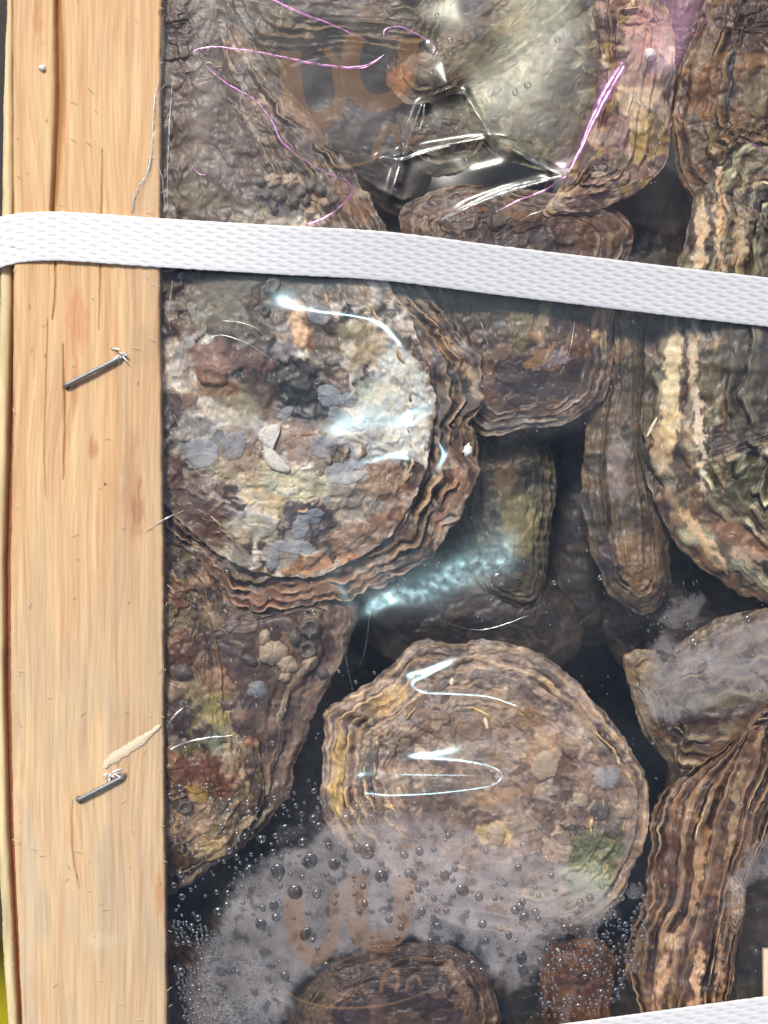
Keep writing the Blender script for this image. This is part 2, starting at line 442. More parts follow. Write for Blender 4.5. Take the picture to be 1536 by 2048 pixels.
def film_z(px, py):
    px = np.asarray(px, float); py = np.asarray(py, float)
    e = inner_edge(py)
    on_rail = 1 - sstep(-2, 70, px - e)
    calm = 1 - 0.8 * np.exp(-(((px - 330) / 500) ** 2 + ((py - 0) / 500) ** 2))
    low = -0.0017 + 0.0007 * calm * fbm(px / 260, py / 260, 3, 11) + 0.00008 * calm * fbm(px / 60, py / 70, 2, 12)
    low = low + 0.000010 * sstep(420, 620, py) * fbm(px / 12, py / 12, 2, 13) + 0.000014 * fbm((px + py * .6) / 90, (py - px * .6) / 11, 2, 14)
    # tight folds meeting at (1130,350)
    z = low
    for P, c0 in (([(760, 318), (900, 290), (1010, 272)], 9), ([(1010, 285), (1130, 352)], 9), ([(1130, 352), (1010, 385), (880, 440)], 12), ([(845, 210), (800, 330), (780, 400)], 10), ([(930, 180), (980, 270)], 7)):
        d, _ = polydist(px, py, np.array(P, float))
        z = z + 0.0011 * np.exp(-(d / c0) ** 2) - 0.0005 * np.exp(-((d) / (c0 * 4)) ** 2)
    for P, Nn, gp, hgt, sg, reach in FOLDS:
        bx = (px > P[:, 0].min() - 2.2 * reach) & (px < P[:, 0].max() + 2.2 * reach) & (py > P[:, 1].min() - 2.2 * reach) & (py < P[:, 1].max() + 2.2 * reach)
        if not bx.any(): continue
        x, y = px[bx], py[bx]
        dd = (x[..., None] - P[:, 0]) ** 2 + (y[..., None] - P[:, 1]) ** 2
        dm = dd.min(-1)
        tau = np.maximum(sg * 0.5, 12 if 30 < reach < 40 else 6)
        wt = np.exp(-(dd - dm[..., None]) / (2 * tau ** 2)); wt /= wt.sum(-1)[..., None]
        dsi = (x[..., None] - P[:, 0]) * Nn[:, 0] + (y[..., None] - P[:, 1]) * Nn[:, 1]
        sq = sg * 1.15
        f = (wt * (hgt + gp * sq * np.tanh(dsi / sq))).sum(-1)
        w = np.exp(-dm / reach ** 2)
        z = z.copy()
        z[bx] = z[bx] * (1 - w) + w * (-0.0013 + (0.8 * np.abs(hgt).max() + 0.9 * np.abs(gp).max() * sg.max()) * S + f * S)
    # film pressed down below the straps
    for P in (STRAP, STRAP2):
        Q = P[::8]
        d, _ = polydist(px, py, Q)
        w = 1 - sstep(52, 130, d)
        zs = strap_z(px) - 0.0006 - 0.0013 * sstep(250, 700, px) if P is STRAP else np.full(px.shape, -0.0040)
        z = z * (1 - w) + np.minimum(z, zs) * w
    return 0.00035 * on_rail + z * (1 - on_rail)

def film_left(py):
    return np.interp(py, [-60, 0, 100, 170, 300, 350, 420, 560, 700, 735, 900, 1200, 1540, 1760, 2120],
                     [326, 324, 322, 312, 303, 292, 262, 250, 252, 236, 232, 220, 212, 206, 200]) + 3 * noise(np.asarray(py) / 30., 3.1) + 0.7 * noise(np.asarray(py) / 9., 5.1)

# ------------------------------------------------------------------ ground and neighbours
gv = [(-8, -8, -0.125), (8, -8, -0.125), (8, 8, -0.125), (-8, 8, -0.125)]
g = mesh_np('ground', gv, [(0, 1, 2, 3)], M_ground, smooth=False); tag(g, kind='structure')

def box_vf(x0, x1, y0, y1, z0, z1, b=0.0):
    """box with chamfered top edges"""
    V = [(x0, y0, z0), (x1, y0, z0), (x1, y1, z0), (x0, y1, z0), (x0, y0, z1 - b), (x1, y0, z1 - b), (x1, y1, z1 - b), (x0, y1, z1 - b)]
    if b <= 0: return V, [(3, 2, 1, 0), (4, 5, 6, 7), (0, 1, 5, 4), (1, 2, 6, 5), (2, 3, 7, 6), (3, 0, 4, 7)]
    V += [(x0 + b, y0 + b, z1), (x1 - b, y0 + b, z1), (x1 - b, y1 - b, z1), (x0 + b, y1 - b, z1)]
    return V, [(3, 2, 1, 0), (0, 1, 5, 4), (1, 2, 6, 5), (2, 3, 7, 6), (3, 0, 4, 7), (4, 5, 9, 8), (5, 6, 10, 9), (6, 7, 11, 10), (7, 4, 8, 11), (8, 9, 10, 11)]

ybox = empty('plastic_box', (-0.1500, -0.206, -0.125))
tag(ybox, 'bright yellow plastic box edge beyond the lower left corner of the crate', 'box')
v, f = box_vf(-0.055, 0.05, -0.05, 0.06, 0.0, 0.085, 0.004)
mesh_np('box_body', v, f, M_yellow, ybox, smooth=False)
v, f = box_vf(-0.058, 0.053, -0.053, 0.063, 0.0853, 0.091, 0.002)
mesh_np('lid', v, f, M_yellow, ybox, smooth=False)

# ------------------------------------------------------------------ crate
crate = empty('wooden_crate', (0, 0, -0.125))
tag(crate, 'pale pine crate whose stapled top rail runs down the left side', 'crate')
def cpart(o):
    o.location = (0, 0, 0.125); return o   # children keep world coordinates

def rail_left(py):   # start of the rail (outer arris)
    return np.interp(py, [-60, 420, 620, 900, 1120, 1380, 1640, 2048, 2110], [25, 27, 27, 26, 22, 22, 27, 45, 49])
def rail_bevel(py):  # where the flat top begins
    return np.interp(py, [-60, 620, 900, 1120, 1380, 1640, 2048, 2110], [28, 30, 31, 37, 43, 51, 70, 74])

CRACKS = [  # polyline, half width px, depth m
    ([(117, -60), (117, 40), (120, 130), (119, 230), (115, 300), (110, 380), (107, 425)], 6.5, 0.0022),
    ([(107, 425), (112, 560), (106, 640)], 1.8, 0.0006),
    ([(205, 300), (204, 430), (199, 620), (198, 660)], 1.4, 0.0004),
    ([(127, 690), (129, 770), (131, 830), (127, 960)], 1.6, 0.0005),
    ([(96, 640), (93, 760), (89, 900), (93, 1000)], 1.0, 0.0003),
    ([(145, 1600), (146, 1700), (160, 1780)], 1.2, 0.0003),
]
def rail_color(px, py):
    base = lin((229, 188, 139)) * np.ones(px.shape + (1,))
    pale = lin((226, 204, 170)); orange = lin((214, 162, 108)); pink = lin((206, 150, 112)); cream = lin((234, 200, 150)); grey = lin((196, 178, 150))
    def mixin(c, w):
        nonlocal base
        base = base * (1 - w[..., None]) + c * w[..., None]
    low = sstep(600, 1900, py)
    mixin(pale, low * 0.85)
    wx = px + 30 * fbm(px / 160, py / 700, 2, 2) + 2 * fbm(px / 30, py / 240, 2, 8)
    g1 = fbm(wx / 26, py / 620, 3, 21); g2 = fbm(wx / 9, py / 420, 3, 22); g3 = fbm(wx / 4.0, py / 160, 2, 23)
    mixin(orange, np.clip(g1 * 1.0, 0, 0.5) * (1 - 0.4 * low))
    mixin(cream, np.clip(-g1 * 1.2, 0, 0.6))
    mixin(cream, np.clip(g2 * 0.9, 0, 0.4))
    mixin(pink, np.clip(-g2 * 0.9, 0, 0.35))
    mixin(cream, np.clip(g3 * 0.6, 0, 0.3)); mixin(orange * 0.9, np.clip(-g3 * 0.6, 0, 0.25))
    mixin(grey, np.clip(fbm(px / 70, py / 300, 2, 31) * 1.2, 0, 0.5) * low)
    for bx, by, rx, ry, c, s in ((185, 895, 12, 26, (165, 84, 44), .45), (262, 960, 22, 130, (176, 106, 72), .28), (276, 1020, 14, 60, (160, 90, 60), .5), (90, 712, 4, 8, (150, 70, 40), .8),
                                 (75, 40, 10, 60, (196, 132, 78), .5), (155, 640, 22, 90, (205, 120, 70), .4), (210, 968, 3, 4, (90, 60, 40), .8), (318, 1790, 9, 60, (214, 150, 100), .6),
                                 (133, 773, 9, 7, (70, 45, 30), .9), (246, 713, 9, 7, (80, 50, 34), .8), (158, 1599, 9, 7, (70, 45, 30), .9), (250, 1551, 9, 7, (80, 50, 34), .8),
                                 (60, 1780, 22, 200, (206, 190, 165), .5), (150, 770, 8, 60, (200, 130, 80), .4), (285, 690, 30, 50, (190, 165, 125), .4), (205, 1880, 40, 20, (240, 222, 190), .3)):
        d = np.hypot((px - bx) / rx, (py - by) / ry) + 0.5 * fbm(px / 10, py / 40, 3, 5)
        mixin(lin(c), s * (1 - sstep(0.35, 1.15, d)))
    return np.clip(base * 0.96, 0, 0.9)

def build_rail():
    nv = 760; py = np.linspace(-60, 2110, nv)
    us = np.concatenate([[0, 0.3, 0.6], np.linspace(0, 1, 190)])
    L = rail_left(py) + 1.0 * noise(py / 40., 7.7) + 0.5 * noise(py / 8., 2.); B = rail_bevel(py); R = inner_edge(py) + 1.2 * noise(py / 50., 1.3) + 0.6 * noise(py / 11., 4.4)
    PX = np.zeros((nv, len(us))); PZ = np.zeros_like(PX)
    for j in range(3):
        PX[:, j] = L + (B - L) * us[j]; PZ[:, j] = -0.0022 * (1 - us[j] / 1.0) ** 1.2
    for j in range(3, len(us)):
        PX[:, j] = B + (R - B) * us[j]; PZ[:, j] = 0
    PY = np.repeat(py[:, None], len(us), 1)
    grain = 0.00007 * fbm(PX / 7, PY / 260, 3, 41) + 0.00006 * fbm(PX / 30, PY / 500, 2, 42)
    PZ = PZ + grain
    crack = np.zeros_like(PX)
    for P, hw, dp in CRACKS:
        hw *= 1.25
        Q = spline(P, 40, False); Q[:, 0] += 1.2 * noise(Q[:, 1] / 37., 8.8)
        m = (PX > Q[:, 0].min() - 12) & (PX < Q[:, 0].max() + 12)
        d, t = polydist(PX[m], PY[m], Q)
        wdt = hw * (0.55 + 0.5 * np.sin(np.pi * np.clip(t * 0.9 + 0.05, 0, 1)))
        w = np.exp(-(d / wdt) ** 2)
        z = PZ[m]; z -= dp * w; PZ[m] = z
        c = crack[m]; crack[m] = np.maximum(c, w)
    edge = 1 - sstep(0, 5, R[:, None] - PX); PZ = PZ - 0.0005 * edge ** 2
    X, Y, Z = W(PX, PY, PZ)
    C = rail_color(PX, PY)
    C = C * (1 - 0.6 * crack[..., None] * np.array([0.55, 0.75, 0.9]))   # darker and browner along the cracks
    V = np.stack([X, Y, Z], -1).reshape(-1, 3)
    Fc = grid_faces(nv, len(us), flip=False)
    # skirt walls (inner face and outer face)
    parts_V = [V]; parts_C = [C.reshape(-1, 3)]; Fs = [Fc]; off = len(V)
    for side in (0, 1):
        zs = np.array([0, -0.0005, -0.0010, -0.0016, -0.0021, -0.0026]) if side else np.array([0, -0.001, -0.004, -0.008, -0.013, -0.019])
        j = 0 if side == 0 else -1
        x = X[:, j][:, None] + (0.00010 if side else -0.0001) * np.arange(6)[None] * 0
        yy = np.repeat(Y[:, j][:, None], 6, 1)
        zz = Z[:, j][:, None] + zs[None]
        VV = np.stack([np.repeat(X[:, j][:, None], 6, 1), yy, zz], -1).reshape(-1, 3)
        cc = lin((190, 134, 86)) * (0.9 + 0.25 * fbm(yy / S / 90, zz / S / 5, 3, 51))[..., None]
        parts_V.append(VV); parts_C.append(cc.reshape(-1, 3)); Fs.append(grid_faces(nv, 6, off=off, flip=(side == 0))); off += len(VV)
    V = np.vstack(parts_V); Cc = np.clip(np.vstack(parts_C), 0, 0.9); Fa = np.vstack(Fs)
    return cpart(mesh_np('top_rail', V, Fa, M_wood, crate, Cc))
rail = build_rail()

def build_slat():
    py = np.linspace(-60, 2110, 420)
    Lx = np.interp(py, [-60, 0, 200, 400, 600, 1120, 1700, 1900, 2048, 2110], [14, 12, 5, 2, -2, -14, -4, 4, 14, 20]) + 1.4 * noise(py / 60., 6.) + 0.8 * noise(py / 9., 6.)
    Rx = np.interp(py, [-60, 0, 420, 620, 1120, 1380, 1640, 2048, 2110], [25, 24.5, 24, 20, 5, 6, 12, 33, 38]) + 0.7 * noise(py / 50., 9.)
    zt = -0.0026
    V, C = [], []
    prof = [(0, -0.022), (0, -0.004), (0.04, -0.0006), (0.25, 0), (0.6, 0.0), (0.93, -0.0003), (1, -0.002), (1, -0.022)]
    for t, dz in prof:
        px = Lx + (Rx - Lx) * t
        x, _, _ = W(px, py, zt); _, y, _ = W(px, py, zt)
        V.append(np.stack([x, y, np.full_like(x, zt + dz)], -1))
        C.append(np.clip(lin((236, 214, 166))[None] * (0.92 + 0.22 * fbm(px / 5, py / 120, 3, 61))[:, None], 0, .9))
    V = np.stack(V, 1).reshape(-1, 3); C = np.stack(C, 1).reshape(-1, 3)
    return cpart(mesh_np('side_slat', V, grid_faces(420, len(prof)), M_wood, crate, C))
build_slat()
# strip in the gap between slat and rail, its reddish shadow put into the colour
def build_gap_strip():
    py = np.linspace(-60, 2110, 300)
    V, C = [], []
    Lx = np.interp(py, [-60, 0, 200, 400, 600, 1120, 1700, 1900, 2048, 2110], [14, 12, 5, 2, -2, -14, -4, 4, 14, 20]) + 5
    for px0, z in ((0, -0.0052), (60, -0.0052), (60, -0.02), (0, -0.02)):
        x, y, _ = W(Lx + px0, py, -0.0052)
        V.append(np.stack([x, y, np.full_like(x, z)], -1)); C.append(lin((178, 118, 90)) * (0.85 + 0.3 * fbm(py / 12, py * 0 + px0, 2, 3))[:, None])
    return cpart(mesh_np('gap_shadow_strip', np.stack(V, 1).reshape(-1, 3), grid_faces(300, 4), M_wood, crate, np.clip(np.stack(C, 1).reshape(-1, 3), 0, .9)))
build_gap_strip()
# crate floor boards, near-black colour put in for the shade between shells
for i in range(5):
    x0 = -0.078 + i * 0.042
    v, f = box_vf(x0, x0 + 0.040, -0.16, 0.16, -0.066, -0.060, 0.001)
    cpart(mesh_np('floor_board', v, f, M_crate_shade, crate, smooth=False))
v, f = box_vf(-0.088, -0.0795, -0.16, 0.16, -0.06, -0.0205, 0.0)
cpart(mesh_np('side_panel', v, f, M_crate_shade, crate, smooth=False))
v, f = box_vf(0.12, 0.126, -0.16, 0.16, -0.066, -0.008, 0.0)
cpart(mesh_np('side_panel', v, f, M_crate_shade, crate, smooth=False))
# pale slat at the far right, low in the picture
x, y, _ = W(1529, 1950, -0.009)
v, f = box_vf(x, x + 0.012, y - 0.03, y + 0.0060, -0.011, -0.009, 0.0003)
o = cpart(mesh_np('corner_post', v, f, M_fibre, crate, smooth=False))

# staples (driven through the film into the rail)
def staple(a, b, zt=0.0011):
    ax, ay, _ = W(*a, 0); bx, by, _ = W(*b, 0)
    p = np.array([(ax, ay, -0.003), (ax, ay, 0.0), (ax, ay, zt * 0.8), (ax + (bx - ax) * 0.03, ay + (by - ay) * 0.03, zt), (ax + (bx - ax) * 0.5, ay + (by - ay) * 0.5, zt + 0.0001),
                  (ax + (bx - ax) * 0.95, ay + (by - ay) * 0.95, zt * 0.9), (bx, by, zt * 0.4), (bx, by, -0.003)])
    P = spline(p, 40, False) if False else np.stack([np.interp(np.linspace(0, 7, 60), np.arange(8), p[:, k]) for k in range(3)], 1)
    v, f = tube(P, 0.00052, 10)
    return cpart(mesh_np('staple', v, f, M_steel, crate))
staple((133, 772), (243, 716)); staple((158, 1598), (247, 1552))

# torn pale wood splinter by the lower staple and loose fibres
def strip_piece(name, pts, widths, zfun, mat, parent, thick=0.0003, n=30, jag=1.0, seed=1):
    P = spline(pts, n, False); Wd = np.interp(np.linspace(0, 1, n), np.linspace(0, 1, len(widths)), widths)
    T = np.gradient(P, axis=0); T /= np.linalg.norm(T, axis=1)[:, None]; Nn = np.stack([-T[:, 1], T[:, 0]], 1)
    rs = np.random.RandomState(seed)
    rows = []
    for s, dz in ((-1, 0), (-0.5, thick * .8), (0, thick), (0.5, thick * .7), (1, 0)):
        Q = P + Nn * (s * Wd / 2 + (rs.rand(n) - .5) * jag * (abs(s)))[:, None]
        z = zfun(Q[:, 0], Q[:, 1]) + dz + 0.00005
        x, y, _ = W(Q[:, 0], Q[:, 1], z); rows.append(np.stack([x, y, z], -1))
    V = np.stack(rows, 1).reshape(-1, 3)
    return mesh_np(name, V, grid_faces(n, 5), mat, parent)
zr = lambda x, y: np.full(np.shape(x), 0.0005)
o = strip_piece('splinter', [(210, 1536), (222, 1520), (262, 1494), (300, 1468), (322, 1450)], [12, 20, 19, 16, 5], lambda x, y: np.full(np.shape(x), 0.0002), M_fibre, crate, 0.00022, jag=4); cpart(o)
parts = []
rs = np.random.RandomState(5)
for i in range(95):
    a = rs.rand() < 0.45
    x = rs.uniform(30, 330) if a else rs.choice([rs.uniform(20, 34), rs.uniform(315, 338), rs.uniform(120, 300)])
    y = rs.uniform(0, 2048)
    an = rs.normal(0.6 if rs.rand() < .5 else -1.1, 0.5); L = rs.uniform(4, 17)
    p = np.array([W(x + L * t * math.cos(an) + 2 * t * t, y + L * t * math.sin(an), 0.0004 + 0.0003 * t) for t in (0, .35, .7, 1)])
    parts.append(tube(p, [.00005, .00008, .00007, .00002], 4))
v, f = join(parts); o = cpart(mesh_np('loose_fibres', v, f, M_fibre, crate)); tag(o, kind='stuff')

# ------------------------------------------------------------------ oysters
# colours are what the shell looks like in the photo; the gain turns them into base colour
def C_(r, g, b, gain=None):
    L = 0.3 * r + 0.6 * g + 0.1 * b
    gain = gain or 0.74 + 0.50 * float(sstep(70, 170, L))
    return np.clip(lin((r, g, b)) * gain, 0, 0.85)
BROWN = C_(112, 84, 66); DARK = C_(62, 48, 42); CREAM = C_(205, 184, 150); GREY = C_(140, 134, 130); OLIVE = C_(120, 112, 74); RUST = C_(150, 96, 58); PURP = C_(96, 76, 80); BLUE = C_(120, 128, 136); BONE = C_(178, 162, 138)

def make_valve(name, parent, outline, spine, ztop, zrim, seed, style, depth=0.006, n=420, m=150, frill=5.0, blot=(), zclamp=True, bulge=2.0):
    """one shell valve: terraced growth layers between a spine and an outline, closed below"""
    O = spline(outline, n, True)
    th = np.arange(n) / n
    c = O.mean(0)
    per = np.hypot(*np.diff(np.vstack([O, O[:1]]), axis=0).T).sum()
    arc = th * per
    T = np.roll(O, -1, 0) - np.roll(O, 1, 0); T /= np.linalg.norm(T, axis=1)[:, None]; Nn = np.stack([T[:, 1], -T[:, 0]], 1)
    if ((O - c) * Nn).sum(1).mean() < 0: Nn = -Nn
    ca, sa = np.cos(th * 2 * np.pi), np.sin(th * 2 * np.pi); k = per / (2 * np.pi)
    fr = fbm(ca * k / 60 + seed, sa * k / 60, 3, seed) * frill + fbm(ca * k / 17, sa * k / 17 + seed, 3, seed + 5) * frill * 0.55
    O = O + Nn * fr[:, None]
    a, b = np.array(spine[0], float), np.array(spine[1], float)
    d = b - a; l2 = max((d ** 2).sum(), 1e-9)
    t = np.clip(((O - a) @ d) / l2, 0, 1)
    # smooth the foot points so that rays do not cross
    ker = np.exp(-np.linspace(-2, 2, 41) ** 2); ker /= ker.sum()
    t = np.convolve(np.concatenate([t[-20:], t, t[:20]]), ker, 'valid')
    Cn = a + t[:, None] * d
    u = np.linspace(0, 1, m) ** style.get('pack', 0.85)
    P = Cn[:, None, :] + (O - Cn)[:, None, :] * u[None, :, None]
    PX, PY = P[..., 0], P[..., 1]
    U = np.repeat(u[None], n, 0)
    A1 = np.repeat((ca * k)[:, None], m, 1); A2 = np.repeat((sa * k)[:, None], m, 1)
    L = style.get('layers', 9); t0 = style.get('t0', 0.35)
    warp = style.get('warp', 0.05)
    Uw = U + warp * fbm(PX / 110, PY / 110, 3, seed + 9) + warp * 0.16 * fbm(PX / 34, PY / 34, 2, seed + 10) + 0.5 * warp * fbm(A1 / 60, A2 / 60 + U * 2, 2, seed + 4)
    Uw = np.clip(Uw, 0, 2)
    Us = np.clip(Uw + 0.35 / L * 0.9 * np.sin(Uw * 9 + seed) + 0.35 / L * np.sin(Uw * 5.3 + 2 * seed), 0, 2)
    ph = Us ** style.get('q', 1.3) * L * 0.62
    fracp = ph - np.floor(ph); idx = np.floor(ph)
    hv = (np.sin(idx * 12.9898 + seed) * 43758.5453) % 1.0
    lam_w = sstep(t0 - 0.12, t0 + 0.12, Uw)
    lip = np.where(fracp < 0.76, (fracp / 0.76) ** 1.6, 0.5 + 0.5 * np.cos((fracp - 0.76) / 0.24 * np.pi))
    relief = style.get('relief', 0.0009)
    dome = zrim + (ztop - zrim) * (1 - U ** bulge)
    broke = sstep(-0.12, 0.42, fbm(A1 / 110, A2 / 110 + idx * 0.9, 3, seed + 2))     # layers come and go along the rim
    Z = dome + lam_w * relief * (lip - 0.5) * (0.1 + 1.6 * hv) * (0.08 + 1.15 * broke)
    nf = fbm(PX / 75, PY / 75, 4, seed + 20, 0.42); nr = 1 - np.abs(fbm(PX / 44, PY / 44, 3, seed + 21, .4)) * 2
    rough = style.get('rough', 1.0)
    Z = Z + rough * (0.00060 * nf + 0.00015 * (nr - 0.5) * (1 - 0.5 * lam_w) + 0.00002 * fbm(PX / 7, PY / 7, 2, seed + 22))
    ribs = fbm(A1 / 16, A2 / 16 + U * 1.5, 3, seed + 40)
    Z = Z + style.get('ribs', 0.0001) * ribs * lam_w
    def plate(sc, thr, soft, sd, g_=0.46):
        return sstep(thr, thr + soft, fbm(PX / sc + 0.25 * fbm(PX / 40, PY / 40, 2, seed), PY / sc, 4, seed + sd, g_))
    q1, q2, q3, q4 = plate(110, -0.02, 0.10, 30), plate(64, 0.10, 0.09, 31), plate(36, 0.14, 0.12, 32), plate(82, 0.16, 0.09, 33)
    q5 = plate(15, 0.12, 0.2, 34)
    Z = Z + rough * (0.00030 * q1 + 0.00024 * q2 - 0.00012 * q3 + 0.00028 * q4)
    if zclamp:
        F = film_z(PX, PY) - 0.0007
        Z = -0.0004 * np.logaddexp(-Z / 0.0004, -F / 0.0004)
    # colour -------------------------------------------------------
    pal = style['pal']
    w1, w2, w3, w4 = q1[..., None], q2[..., None], q3[..., None], q4[..., None]
    C = pal[0] * (1 - w1) + pal[1] * w1
    C = C * (1 - w2 * 0.75) + pal[2] * w2 * 0.75
    C = C * (1 - w3 * 0.8) + pal[3] * w3 * 0.8
    C = C * (1 - w4 * 0.65) + pal[4] * w4 * 0.65
    st = fbm(A1 / 150, A2 / 150 + Uw * style.get('sfreq', 30), 3, seed + 50, 0.6)
    sw = style.get('stripe', 0.6) * lam_w
    C = C * (1 + 0.14 * (q5 - 0.4) + 0.30 * fbm(PX / 14, PY / 14, 3, seed + 36) + 0.3 * np.clip(nf, -1, 1))[..., None]
    lipc = style.get('lip', BONE)
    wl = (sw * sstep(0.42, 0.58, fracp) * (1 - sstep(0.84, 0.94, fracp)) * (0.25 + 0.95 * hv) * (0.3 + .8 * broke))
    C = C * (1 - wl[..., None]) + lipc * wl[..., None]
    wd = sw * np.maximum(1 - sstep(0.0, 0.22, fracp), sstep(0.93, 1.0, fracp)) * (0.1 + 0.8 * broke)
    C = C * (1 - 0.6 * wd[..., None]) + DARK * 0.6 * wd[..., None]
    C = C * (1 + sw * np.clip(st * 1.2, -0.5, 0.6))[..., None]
    wx = 16 * fbm(PX / 26, PY / 26, 4, seed + 60, .6); wy = 16 * fbm(PX / 26, PY / 26, 4, seed + 61, .6)
    for bl in blot:
        bx, by, rx, ry, ang, cc, s = bl[:7]
        dx, dy = PX + wx - bx, PY + wy - by
        co, si = math.cos(math.radians(ang)), math.sin(math.radians(ang))
        dd = np.hypot((dx * co + dy * si) / rx, (-dx * si + dy * co) / ry)
        w = s * (1 - sstep(bl[7] if len(bl) > 7 else 0.78, 1.06, dd))
        C = C * (1 - w[..., None]) + np.asarray(cc) * w[..., None]
    C = np.clip(C, 0.004, 0.85)
    X, Y, _ = W(PX, PY, Z)
    V = np.stack([X, Y, Z], -1).reshape(-1, 3)
    # underside
    mu = 14; uu = np.linspace(1, 0, mu)
    Pu = Cn[:, None, :] + (O - Cn)[:, None, :] * uu[None, :, None]
    zu = Z[:, -1][:, None] - 0.0005 - depth * (1 - uu[None] ** 2)
    Xu, Yu, _ = W(Pu[..., 0], Pu[..., 1], np.repeat(Z[:, -1][:, None], mu, 1))
    Vu = np.stack([Xu, Yu, zu], -1).reshape(-1, 3)
    Cu = np.ones((n, mu, 3)) * pal[0] * 0.8
    Fc = grid_faces(n, m, True); Fu = grid_faces(n, mu, True, off=n * m)
    i = np.arange(n); j = (i + 1) % n
    Fj = np.stack([i * m + m - 1, j * m + m - 1, n * m + j * mu, n * m + i * mu], -1)
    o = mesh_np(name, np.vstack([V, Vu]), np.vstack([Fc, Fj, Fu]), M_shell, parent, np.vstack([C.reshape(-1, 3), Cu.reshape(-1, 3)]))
    return o, (PX.ravel(), PY.ravel(), Z.ravel())

def sampler(data):
    px, py, z = data
    def f(x, y):
        x = np.atleast_1d(x); y = np.atleast_1d(y)
        return np.array([z[np.argmin((px - a) ** 2 + (py - b) ** 2)] for a, b in zip(x, y)])
    return f

def rel(o, par):      # vertices are in world coordinates; cancel the parent's offset
    o.location = tuple(-c for c in par.location)

def scale_pts(pts, c, k): return [((x - c[0]) * k + c[0], (y - c[1]) * k + c[1]) for x, y in pts]

def oyster(label, outline, spine, z, seed, style, inner=None, ispine=None, istyle=None, blot=(), iblot=(), frill=5, n=420, m=150, drop=0.003, idrop=0.0022, depth=0.008, group='oysters packed under the film'):
    cx = sum(p[0] for p in outline) / len(outline); cy = sum(p[1] for p in outline) / len(outline)
    x, y, _ = W(cx, cy, z)
    e = empty('oyster', (x, y, z - depth - drop))
    tag(e, label, 'oyster', group)
    lo, dl = make_valve('lower_valve', e, outline, spine, z - (0.0012 if inner else 0), z - drop, seed, style, depth, n, m, frill, blot)
    rel(lo, e)
    if inner:
        up, du = make_valve('upper_valve', e, inner, ispine or spine, z, z - idrop, seed + 100, istyle or style, 0.0025, n, m, frill * 0.7, iblot)
        rel(up, e)
        return e, sampler(du), sampler(dl)
    return e, sampler(dl), sampler(dl)

ST_A_low = dict(pal=[BROWN, DARK, GREY * .7, BONE * .6, PURP * .8], layers=20, t0=0.30, relief=0.0026, warp=0.035, stripe=1.0, lip=C_(172, 148, 120), sfreq=34, q=1.6)
ST_A_up = dict(pal=[C_(142, 130, 118), C_(70, 56, 50), C_(172, 170, 164), C_(190, 186, 172), C_(112, 88, 72)], layers=8, t0=0.75, relief=0.0008, warp=0.06, stripe=0.35, lip=C_(190, 160, 120), rough=1.5)
ST_rust = dict(pal=[C_(110, 84, 62), C_(82, 62, 52), C_(138, 108, 76), C_(96, 78, 72), C_(72, 56, 50)], layers=10, t0=0.35, relief=0.0012, warp=0.06, stripe=0.6, lip=C_(160, 132, 100))
ST_stripe = dict(pal=[C_(98, 76, 56), C_(66, 52, 44), C_(130, 104, 72), C_(84, 66, 58), C_(104, 96, 62)], layers=9, t0=0.12, relief=0.0040, warp=0.075, stripe=1.0, lip=C_(240, 220, 180), sfreq=26, q=1.2, ribs=0.0002)
ST_mut = dict(pal=[C_(92, 76, 60), C_(66, 56, 50), C_(120, 106, 80), C_(104, 98, 66), C_(78, 66, 62)], layers=6, t0=0.55, relief=0.0009, warp=0.06, stripe=0.4, lip=C_(140, 126, 104), rough=0.8)
ST_tan = dict(pal=[C_(154, 130, 110), C_(128, 106, 94), C_(176, 154, 128), C_(146, 130, 120), C_(118, 96, 86)], layers=9, t0=0.25, relief=0.0012, warp=0.07, stripe=0.6, lip=C_(176, 148, 112), rough=1.2)
ST_tan['pal'] = [(p * 0.72 + p.mean() * 0.28) for p in ST_tan['pal']]; ST_A_up['pal'] = [p * 1.18 for p in ST_A_up['pal']]
ST_H = dict(pal=[C_(112, 92, 74), C_(78, 60, 52), C_(150, 132, 104), C_(122, 112, 70), C_(128, 84, 56)], layers=8, t0=0.5, relief=0.0012, warp=0.08, stripe=0.5, lip=C_(160, 140, 116), rough=1.7)

